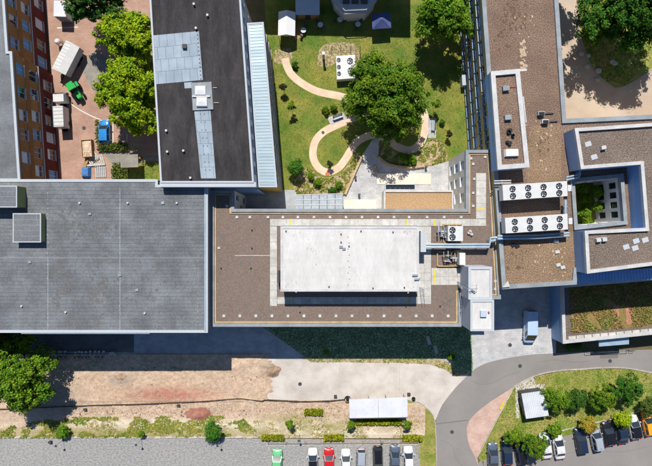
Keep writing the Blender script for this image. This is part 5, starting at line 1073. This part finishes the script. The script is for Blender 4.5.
for k, (x, y) in enumerate(((303.4, 30), (320.4, 24.6), (340, 19.4), (358, 24))):
    c = W(x, y, 0, zc=.75); t = empty('round_table', (c.x, c.y, .004), ('white round garden table beside the plank floor', 'white round garden table, second from the tent', 'white round garden table nearest the hexagonal bay', 'white round garden table nearest the blue parasol')[k], 'table', 'round tables in the shade', 0, local=True)
    MB().cyl((0, 0, .71), .47, .04, 18).build('tabletop', 'white_metal', t); MB().cyl((0, 0, .03), .04, .69, 8).build('pedestal', 'dark_grey', t); MB().cyl((0, 0, 0), .25, .03, 12).build('foot', 'dark_grey', t)
    for q in range(2):
        an = 1.2 + q * 3.1 + k; cx, cy = c.x + .85 * math.cos(an), c.y + .85 * math.sin(an); ch = empty('garden_chair', (cx, cy, .004), ('dark chair at the round table beside the plank floor', 'dark chair at the second round table from the tent', 'dark chair at the round table nearest the bay', 'dark chair at the round table nearest the parasol')[k], 'chair', 'garden chairs', an + math.pi / 2, local=True)
        MB().box((0, 0, .42), (.44, .44, .04)).build('seat', 'dark_grey', ch); MB().box((0, -.22, .46), (.44, .04, .45)).build('backrest', 'dark_grey', ch)
        for sx in (-.19, .19):
            for sy in (-.19, .19): MB().box((sx, sy, 0), (.035, .035, .42)).build('leg', 'dark_grey', ch)
P = [W(x, y, 1.4) for x, y in ((336, 56), (355, 54.6), (355.6, 78), (336.8, 79.4))]; c = sum(P, Vector()) / 4; gu = empty('cooling_unit', (c.x, c.y, .008), 'white cooling unit with five fans standing on the lawn', 'cooling unit')
MB().prism([tuple(p[:2]) for p in P], .15, 1.4).build('casing', 'white_metal', gu); m_ = MB()
for t in (.1, .9): a = P[0].lerp(P[1], t); b = P[3].lerp(P[2], t); m_.bar((a.x, a.y, .008), (b.x, b.y, .008), .25, .143)
m_.build('skid', 'dark_grey', gu)
for x, y, r_ in ((338.6, 60, .33), (338.8, 67, .33), (339, 73.6, .33), (350, 61, .52), (350.6, 70.6, .52)): p = W(x, y, 1.4); fan(gu, (p.x, p.y, 1.4), r_)
P = PX([(331, 50), (360, 48.6), (361, 72)]); fe = empty('wire_fence', (P[0].x, P[0].y, .004), 'thin wire mesh fence behind the cooling unit', 'fence')
for i in range(2):
    a, b = P[i], P[i + 1]
    for k in range(4 if i == 0 else 3): p = a.lerp(b, k / 3 if i == 0 else (k + 1) / 3); MB().cyl((p.x, p.y, .004), .04, 1.3, 6).build('fence_post', 'dark_grey', fe)
    m_ = MB()
    for z in (.3, .75, 1.2): m_.tube([(a.x, a.y, z), (b.x, b.y, z)], .012, 4)
    m_.build('wire', 'dark_grey', fe)
c = W(323.6, 58.6, 0); po = empty('concrete_post', (c.x, c.y, .008), 'tall pale post with white cap casting a long shadow on the lawn', 'post'); MB().box((c.x, c.y, .008), (.42, .42, 2.4), .1, .9).build('shaft', 'stone_pale', po); MB().box((c.x, c.y, 2.408), (.5, .5, .1), .1).build('cap', 'white_metal', po)
def bench(label, px, py, rz):
    c = W(px, py, 0); r = empty('garden_bench', (c.x, c.y, .034), label, 'bench', 'garden benches', rz, local=True)
    for k in range(4): MB().box((0, -.2 + .14 * k, .43), (1.8, .11, .04)).build('seat_slat', 'galvanised', r)
    for k in range(3): MB().box((0, -.3 - .02 * k, .55 + .14 * k), (1.8, .03, .11)).build('back_slat', 'dark_grey', r)
    for x in (-.75, .75): MB().box((x, 0, 0), (.06, .5, .43)).build('leg', 'black_metal', r); MB().box((x, -.3, 0), (.06, .06, .95)).build('back_post', 'black_metal', r)
bench('grey slatted bench on the tilted slab by the left path', 338, 117.6, R(200)); bench('grey slatted bench on the slab by the right path', 432.5, 126, R(88))
c = W(463.4, 81, 0, zc=.8); cb = empty('meter_cabinet', (c.x, c.y, .006), 'white meter cabinet at the foot of the windowed facade', 'cabinet', None, R(4), local=True); MB().box((0, 0, .1), (.7, 1.7, 1.2)).build('body', 'white_metal', cb); MB().box((0, 0, 0), (.6, 1.6, .1)).build('plinth', 'dark_grey', cb); MB().box((0, 0, 1.3), (.78, 1.78, .06)).build('lid', 'coping_pale', cb)
for k in (-.42, .42): MB().box((-.36, k, .15), (.02, .78, 1.1)).build('door', 'coping_pale', cb)
for lab, pl in (('sloping low yellow stone wall along the terrace edge', [(361.5, 157.5), (345, 194.5)]), ('curved low stone wall around the shaded terrace bed', [(378, 157), (386, 163.5), (398, 167), (412, 167.6), (424, 166)]), ('short stone wall stub beside the terrace bed', [(374.6, 166), (376.4, 173)])):
    P = smooth_line(PX(pl), 6 if len(pl) > 2 else 16); rw = empty('low_wall', (P[0].x, P[0].y, .01), lab, 'wall', 'low garden walls')
    if len(P) > 9:
        for i in range(0, len(P) - 1, 2 if len(pl) > 2 else 1): j = min(i + (2 if len(pl) > 2 else 1), len(P) - 1); d = (P[j] - P[i]) * .02; MB().bar((P[i].x + d.x, P[i].y + d.y, .01), (P[j].x - d.x, P[j].y - d.y, .01), .38 + random.uniform(-.03, .03), .45 + random.uniform(-.02, .02)).build('coping_stone', 'coping_tan', rw)
for lab, (x0, y0, x1, y1) in (('long cream deck on the terrace north of the tan roof', (377, 173.4, 431, 184.4)), ('short cream deck on the terrace beside the glass canopy', (344, 199.6, 376.4, 211))):
    a, b = W(x0, y0), W(x1, y1); r = empty('timber_deck', ((a.x + b.x) / 2, (a.y + b.y) / 2, .012), lab, 'deck', 'cream decks'); n = int((x1 - x0) / 3)
    for k in range(n): xa = a.x + (b.x - a.x) * k / n; xb = a.x + (b.x - a.x) * (k + 1) / n; MB().box(((xa + xb) / 2, (a.y + b.y) / 2 + random.uniform(-.03, .03), .012), (xb - xa - .008, a.y - b.y, .08)).build('deck_board', 'pale_deck', r)
for (x, y, lab) in ((355.4, 177.5, 'dark litter bin on the pale terrace'), (359, 195, 'small dark drain post on the pale terrace'), (425.5, 167.6, 'small dark bin at the bed edge on the terrace')):
    c = W(x, y); r = empty('litter_bin', (c.x, c.y, .012), lab, 'bin', 'terrace bins'); MB().cyl((c.x, c.y, .012), .17, .7, 10, .2).build('drum', 'black_metal', r); MB().cyl((c.x, c.y, .712), .22, .05, 10).build('lid', 'dark_grey', r)
c = W(327.5, 174); thing(MB().cyl((c.x, c.y, .034), .38, .02, 14).cyl((c.x, c.y, .054), .3, .015, 14), 'manhole_cover', 'terracotta', 'round terracotta cover at the lowest bend of the path', 'cover')
c = W(323, 132.5); thing(MB().cyl((c.x, c.y, .03), .28, .02, 14).cyl((c.x, c.y, .05), .22, .012, 14), 'manhole_cover', 'dark_grey', 'small dark cover on the left bend of the path', 'cover')
rs = random.Random(9)
for k, (x, y) in enumerate(((593, 7), (582, 20), (581, 54), (586.8, 66.6), (597, 80), (612, 62), (614, 63.5), (598, 71), (588, 56))):
    c = W(x, y); s = rs.uniform(.3, .5); m_ = MB()
    for z, q in ((0, 1), (.35, 1.05), (.62, .6)):
        for i in range(7): an = 2 * math.pi * i / 7; rr_ = s * q * rs.uniform(.8, 1.15); m_.v.append((c.x + rr_ * 1.2 * math.cos(an), c.y + rr_ * math.sin(an), .008 + z * s))
    m_.f = [(a * 7 + i, a * 7 + (i + 1) % 7, (a + 1) * 7 + (i + 1) % 7, (a + 1) * 7 + i) for a in range(2) for i in range(7)] + [tuple(range(14, 21))]; thing(m_, 'boulder', 'stone_pale', 'pale boulder in the tree bed of the right courtyard', 'boulder', 'pale boulders in the tree bed')

# ------------------------------------------------------------------ south side objects
P = [W(x, y, 2.5) for x, y in ((349, 399.6), (407.5, 397.4), (407.6, 417.2), (349.4, 418.2))]; c = sum(P, Vector()) / 4; bs = empty('bike_shelter', (c.x, c.y, .016), 'white flat-roofed shelter between the concrete drive and the car park', 'shelter')
for k in range(2): q = [P[0].lerp(P[1], k / 2 + .002), P[0].lerp(P[1], (k + 1) / 2 - .002), P[3].lerp(P[2], (k + 1) / 2 - .002), P[3].lerp(P[2], k / 2 + .002)]; MB().prism([tuple(p[:2]) for p in q], 2.36, 2.5).build('roof_panel', 'shelter_roof', bs)
m_ = MB(); a, b = P[3], P[2]; m_.bar((a.x, a.y - .06, 2.34), (b.x, b.y - .06, 2.34), .12, .2); m_.build('fascia', 'dark_grey', bs)
for u in (.03, .35, .65, .97):
    for v in (.08, .92): p = P[0].lerp(P[1], u).lerp(P[3].lerp(P[2], u), v); MB().box((p.x, p.y, .016), (.1, .1, 2.35)).build('post', 'galvanised', bs)
a, b = P[3].lerp(P[0], .05), P[2].lerp(P[1], .05); MB().bar((a.x, a.y, .1), (b.x, b.y, .1), .04, 2.0).build('back_wall', 'coping_grey', bs)
P = [W(x, y, 2.1) for x, y in ((521.6, 394), (544.4, 390.8), (549, 415.8), (526.2, 419))]; c = sum(P, Vector()) / 4; ss = empty('corrugated_shed', (c.x, c.y, .018), 'shed with pale corrugated roof on the right lawn', 'shed')
pi = inset(P, .12); MB().prism([tuple(p) for p in pi], .018, 1.95).build('wall', 'dark_frame', ss); MB().prism([tuple(p[:2]) for p in P], 1.95, 2.02).build('roof', 'corrugated', ss)
for k in range(13): a = P[0].lerp(P[1], (k + .5) / 13); b = P[3].lerp(P[2], (k + .5) / 13); MB().bar((a.x, a.y, 2.02), (b.x, b.y, 2.02), .16, .07).build('roof_rib', 'corrugated', ss)
a, b = pi[0].lerp(pi[3], .35), pi[0].lerp(pi[3], .65); MB().bar((a.x - .02, a.y, .018), (b.x - .02, b.y, .018), .06, 1.8).build('door', 'dark_grey', ss)
# bicycles under the hall
def bicycle(x, y, rz, m, first=None):
    c = W(x, y); r = empty('bicycle', (c.x, c.y, .02), 'bicycle in the shaded row below the grey hall', 'bicycle', 'bicycles below the grey hall', rz, local=True)
    for px_ in (-.52, .52):
        m_ = MB(); pts = [(px_ + .33 * math.cos(2 * math.pi * k / 14), 0, .34 + .33 * math.sin(2 * math.pi * k / 14)) for k in range(15)]; m_.tube(pts, .022, 5); m_.build('wheel', 'rubber', r)
    m_ = MB()
    for a, b in (((-.52, 0, .34), (-.1, 0, .32)), ((-.52, 0, .34), (-.2, 0, .85)), ((-.1, 0, .32), (-.22, 0, .92)), ((-.1, 0, .32), (.38, 0, .82)), ((-.2, 0, .8), (.36, 0, .88)), ((.52, 0, .34), (.35, 0, 1.0))): m_.tube([a, b], .022, 5)
    m_.build('frame', m, r); MB().box((-.24, 0, .92), (.26, .16, .06)).build('saddle', 'rubber', r); MB().tube([(.3, -.3, 1.02), (.36, 0, 1.0), (.3, .3, 1.02)], .02, 5).build('handlebar', 'galvanised', r); MB().box((.66, 0, .62), (.3, .34, .25), 0, 1.1).build('basket', 'coping_pale', r)
for k, x in enumerate((51, 54, 57.2, 61, 64, 68, 78, 81.5, 85, 88.6, 92, 98, 101.4, 105)): bicycle(x, 354.5 + random.uniform(-.5, .5), R(90 + random.uniform(-14, 14)), ('paint_silver', 'paint_blue', 'paint_white', 'paint_grey')[k % 4])
c = W(113.4, 354.5); m_ = MB(); n = 16
for k in range(n):
    a0, a1 = 2 * math.pi * k / n, 2 * math.pi * (k + 1) / n
    for r0, r1, z0, z1 in ((.62, .62, 0, .6), (.62, .48, .6, .6), (.48, .48, .6, .35), (.48, 0, .35, .35)): m_.quad((c.x + r0 * math.cos(a0), c.y + r0 * math.sin(a0), z0), (c.x + r0 * math.cos(a1), c.y + r0 * math.sin(a1), z0), (c.x + r1 * math.cos(a1), c.y + r1 * math.sin(a1), z1), (c.x + r1 * math.cos(a0), c.y + r1 * math.sin(a0), z1))
thing(m_, 'round_planter', 'stone_pale', 'white ring planter at the end of the bicycle row', 'planter')
for k, (x, y) in enumerate(((427.5, 340), (434.6, 349))):
    P = PX([(x - 2, y - 4), (x + 1.2, y - 4.6), (x + 3.4, y + 3.6), (x + .4, y + 4.4)]); thing(MB().prism([tuple(p[:2]) for p in P], .008, .42), 'stone_slab', 'stone_pale', ('upper pale slab set in the shaded ground cover', 'lower pale slab set in the shaded ground cover')[k], 'slab', 'slabs in the ground cover')
# timber edging line across the dirt
EDGE = [(-40, 409), (0, 408.6), (60, 406.4), (100, 404.6), (140, 403.6), (200, 401), (236, 398.2), (249, 399), (262, 400.5), (268, 399.5), (300, 401), (330, 400.4), (345, 399)]
P = smooth_line(PX(EDGE), 3); eb = empty('edging_boards', (P[0].x, P[0].y, 0), 'line of low timber edging boards across the dirt strip', 'edging')
for i in range(len(P) - 1):
    d = (P[i + 1] - P[i]) * .01; MB().bar((P[i].x + d.x, P[i].y + d.y, 0), (P[i + 1].x - d.x, P[i + 1].y - d.y, 0), .07, .38 + random.uniform(-.03, .05)).build('board', 'bark', eb)
def mound(label, x, y, rx, ry, h, m, seed, z=.05):
    c = W(x, y); m_ = MB(); nr, na = 7, 26
    for i in range(nr + 1):
        t = i / nr
        for k in range(na):
            an = 2 * math.pi * k / na; s = 1 + .28 * noise.noise(Vector((math.cos(an) * 1.6, math.sin(an) * 1.6, seed))); m_.v.append((c.x + rx * SP * s * t * math.cos(an), c.y + ry * SP * s * t * math.sin(an), z + h * (math.cos(t * math.pi) * .5 + .5) * (1 + .35 * noise.noise(Vector((t * 3 * math.cos(an), t * 3 * math.sin(an), seed + 3)))) - (.06 if i == nr else 0)))
    m_.f = [(i * na + k, (i + 1) * na + k, (i + 1) * na + (k + 1) % na, i * na + (k + 1) % na) for i in range(nr) for k in range(na)]; return thing(m_, 'soil_heap', m, label, 'soil heap', 'soil heaps', smooth=True)
mound('oval heap of red soil on the verge above the dark bush', 199, 414, 15, 9, .4, 'red_soil', 1); mound('heap of brown gravelly soil at the start of the concrete drive', 272, 371, 9, 7, .45, 'soil', 2); mound('low grey heap of soil below the bicycles', 121, 377, 12, 6, .3, 'soil', 3, .14)
rs = random.Random(15)
for k in range(46):
    x, y = rs.uniform(60, 264), rs.choice((rs.uniform(376, 396), rs.uniform(408, 416))); c = W(x, y); s = rs.uniform(.08, .22); thing(MB().box((c.x, c.y, .03), (s * 1.5, s, .12 + s * .9), rs.uniform(0, 3), .6), 'stone', rs.choice(('soil', 'stone_pale', 'red_soil')), 'loose stone lying on the dirt strip', 'stone', 'loose stones on the dirt')
# verge: kerb pieces, lamps, rails
k = 0
for x in [4 + 11.6 * i for i in range(22)]:
    a, b = W(x + random.uniform(-1, 1), 437.2 + random.uniform(-.4, .4)), W(x + 6 + random.uniform(-1, 2), 437.2 + random.uniform(-.4, .4)); thing(MB().bar((a.x, a.y, 0), (b.x, b.y, 0), .22, .14), 'kerb_block', 'stone_pale', 'pale kerb block half buried along the gravel car park edge', 'kerb block', 'kerb blocks along the car park')
for x, y, lab in ((63.4, 440, 'slim lamp post at the car park edge under the big tree'), (141.4, 439, 'slim lamp post at the car park edge left of the dark bush'), (220.5, 440, 'slim lamp post at the car park edge right of the dark bush'), (299.6, 435, 'slim lamp post between the pale green and the black roofed car'), (380, 438, 'slim lamp post above the black estate car'), (483, 462, 'slim lamp post at the tip of the right lawn')):
    c = W(x, y); r = empty('lamp_post', (c.x, c.y, .004), lab, 'lamp post', 'lamp posts'); MB().tube([(c.x, c.y, .004), (c.x, c.y, 2.3)], [.035, .03], 8).build('pole', 'galvanised', r); MB().cyl((c.x, c.y, 2.28), .22, .14, 12, .12).build('lamp_head', 'dark_grey', r); MB().cyl((c.x, c.y, .004), .12, .12, 10).build('base', 'dark_grey', r)
RAILX = [267.5, 286.5, 305.5, 324, 343.5, 363, 382.5, 401, 418]
for i in range(len(RAILX) - 1):
    y0 = 442 - .12 * i; a, b = W(RAILX[i] + .6, y0), W(RAILX[i + 1] - .6, y0); r = empty('parking_rail', (a.x, a.y, .004), 'low timber parking rail, number %s counted from the pale green car' % ('one two three four five six seven eight'.split()[i]), 'rail', 'parking rails')
    for p in (a, b): MB().box((p.x, p.y, .004), (.09, .09, .6)).build('post', 'timber', r)
    MB().bar((a.x, a.y, .5), (b.x, b.y, .5), .04, .08).build('rail', 'timber', r); a2, b2 = a + Vector((0, -.55, 0)), b + Vector((0, -.55, 0)); MB().bar((a2.x, a2.y, .004), (b2.x, b2.y, .004), .1, .09).build('wheel_stop', 'slab_grey', r)
for x, y, lab in ((347.6, 399, 'dark coiled hose at the left end of the white shelter'), (413.4, 398.6, 'small dark coil at the right end of the white shelter')):
    c = W(x, y); m_ = MB(); rr_ = .55 if x < 400 else .3
    m_.tube([(c.x + rr_ * (1 - .04 * (k / 16)) * math.cos(2 * math.pi * k / 16), c.y + rr_ * math.sin(2 * math.pi * k / 16), .07 + .012 * k / 2) for k in range(49)], .045, 5); m_.cyl((c.x, c.y, .02), rr_ * .55, .3, 10); thing(m_, 'hose_coil', 'rubber', lab, 'hose')
for x, y, lab in ((335.4, 395.8, 'small brown box on the drive left of the hose coil'), (408.6, 393.6, 'small brown box on the drive above the shelter corner'), (86, 409, 'small dark box on the dirt below the edging boards'), (179, 405, 'small dark crate on the dirt above the red heap'), (51, 441.5, 'small dark box on the gravel below the leftmost verge bush')):
    c = W(x, y); r = empty('small_box', (c.x, c.y, .016), lab, 'box', 'small boxes'); MB().box((c.x, c.y, .016), (.5, .34, .4)).build('body', 'bark', r); MB().box((c.x, c.y, .416), (.54, .38, .04)).build('lid', 'dark_grey', r)
c0, c1 = PX([(584, 351.6), (626, 349.8)]); rr0 = empty('guard_rail', (c0.x, c0.y, 0), 'thin dark rail along the kerb below the green roof', 'rail')
MB().tube([(c0.x, c0.y, .9), (c1.x, c1.y, .9)], .04).build('rail', 'dark_grey', rr0)
for k in range(5): p = c0.lerp(c1, k / 4); MB().cyl((p.x, p.y, 0), .04, .9, 6).build('post', 'dark_grey', rr0)
p, q_ = W(628, 350), W(632, 350); bt = empty('bike_stand', (p.x, p.y, .0), 'small dark bicycle stand at the end of the rail', 'bike stand'); MB().tube([(p.x, p.y, 0), (p.x, p.y, .8), (q_.x, q_.y, .8), (q_.x, q_.y, 0)], .04).build('hoop', 'dark_grey', bt); MB().bar((p.x, p.y, .3), (q_.x, q_.y, .3), .04, .05).build('crossbar', 'dark_grey', bt)
a, b = W(500, 409), W(504, 401); thing(MB().bar((a.x, a.y, .02), (b.x, b.y, .02), .25, .14), 'kerb_marker', 'yellow_line', 'yellow painted kerb stone at the tip of the right lawn', 'kerb stone')

for x, y, lab in ((452, 432, 'round manhole cover on the road beside the pink footway'), (520, 366, 'round manhole cover on the road below the forecourt'), (610, 361, 'round manhole cover on the road below the green roof'), (300, 384, 'round manhole cover on the concrete drive'), (510, 345, 'round manhole cover on the pale forecourt'), (84, 128, 'round manhole cover in the left courtyard')):
    c = W(x, y); thing(MB().cyl((c.x, c.y, .016), .33, .012, 16).cyl((c.x, c.y, .028), .25, .006, 16), 'manhole_cover', 'dark_grey', lab, 'cover', 'manhole covers')

tufts('dirt_clods', [(60, 360), (262, 360), (266, 398), (345, 402), (345, 416), (60, 420)], 7, .06, 'soil', 70, .16, label='small clods of earth scattered over the dirt strip', cat='clods', lean=.9)
tufts('edge_rubble', [(60, 409), (200, 404), (345, 402), (345, 408), (262, 412), (60, 416)], 14, .08, 'soil', 71, .1, label='crumbled soil along the timber edging', cat='clods', lean=.9)
def blotches(parent, pts, z, m, seed, name):
    rs = random.Random(seed); mb = MB()
    for x, y, n, sx, sy, r0, r1 in pts:
        for k in range(n):
            c = W(x + sx * max(-1.5, min(1.5, rs.gauss(0, 1))), y + sy * max(-1.5, min(1.5, rs.gauss(0, 1))), z); r = rs.uniform(r0, r1); q = rs.uniform(.5, 1.6); zz = z + rs.uniform(.002, .008)
            mb.quad(*[(c.x + r * rs.uniform(.55, 1.3) * math.cos(2 * math.pi * i / 9), c.y + r * q * rs.uniform(.55, 1.3) * math.sin(2 * math.pi * i / 9), zz) for i in range(9)])
    tag(mb.build(name, m, parent), kind='stuff')
mat('moss', C(122, 96, 78), C(98, 80, 62), 5, .5, 9); mat('pale_grit', C(206, 184, 156), C(180, 156, 130), 3, .3, 7); mat('lichen', C(116, 116, 116), C(104, 103, 102), 3, .3, 6)
blotches(wg_, [(515, 14, 60, 7, 10, .06, .26), (505, 40, 20, 9, 14, .08, .3), (520, 256, 14, 8, 8, .08, .3), (545, 150, 16, 5, 14, .08, .3)], WD + .014, 'moss', 3, 'moss_patches')
blotches(wg_, [(523, 55, 45, 1.6, 9, .06, .3), (530, 30, 18, 10, 16, .05, .16), (550, 262, 30, 10, 12, .05, .16), (545, 145, 24, 6, 16, .05, .18)], WD + .024, 'pale_grit', 4, 'pale_grit')
blotches(bb, [(235, 270, 26, 10, 28, .08, .3), (350, 314, 30, 60, 3, .06, .2), (448, 300, 12, 6, 6, .08, .25)], BD + .002, 'lichen', 5, 'damp_patches')
blotches(groof, [(68, 225, 60, 6, 12, .05, .3), (95, 232, 60, 14, 6, .05, .3), (120, 300, 40, 30, 14, .06, .3), (60, 290, 50, 4, 20, .06, .4), (100, 290, 40, 5, 22, .06, .4), (170, 240, 30, 20, 30, .06, .25)], GZ - .08, 'lichen', 6, 'damp_patches')
for (x0, y0, x1, y1) in ((-40, 258, 204, 258), (48, 258, 48, 330), (120, 188, 120, 330)):
    a, b = W(x0, y0, GZ - .075), W(x1, y1, GZ - .075); MB().bar(a, b, .045, .03).build('lightning_wire', 'coping_pale', groof)
for (x, y) in ((80, 203), (128, 203), (177, 203), (22, 306), (66, 312), (145, 313)):
    c = W(x, y, GZ - .08); MB().cyl((c.x, c.y, GZ - .09), .16, .22, 10).build('roof_drain', 'coping_pale', groof)
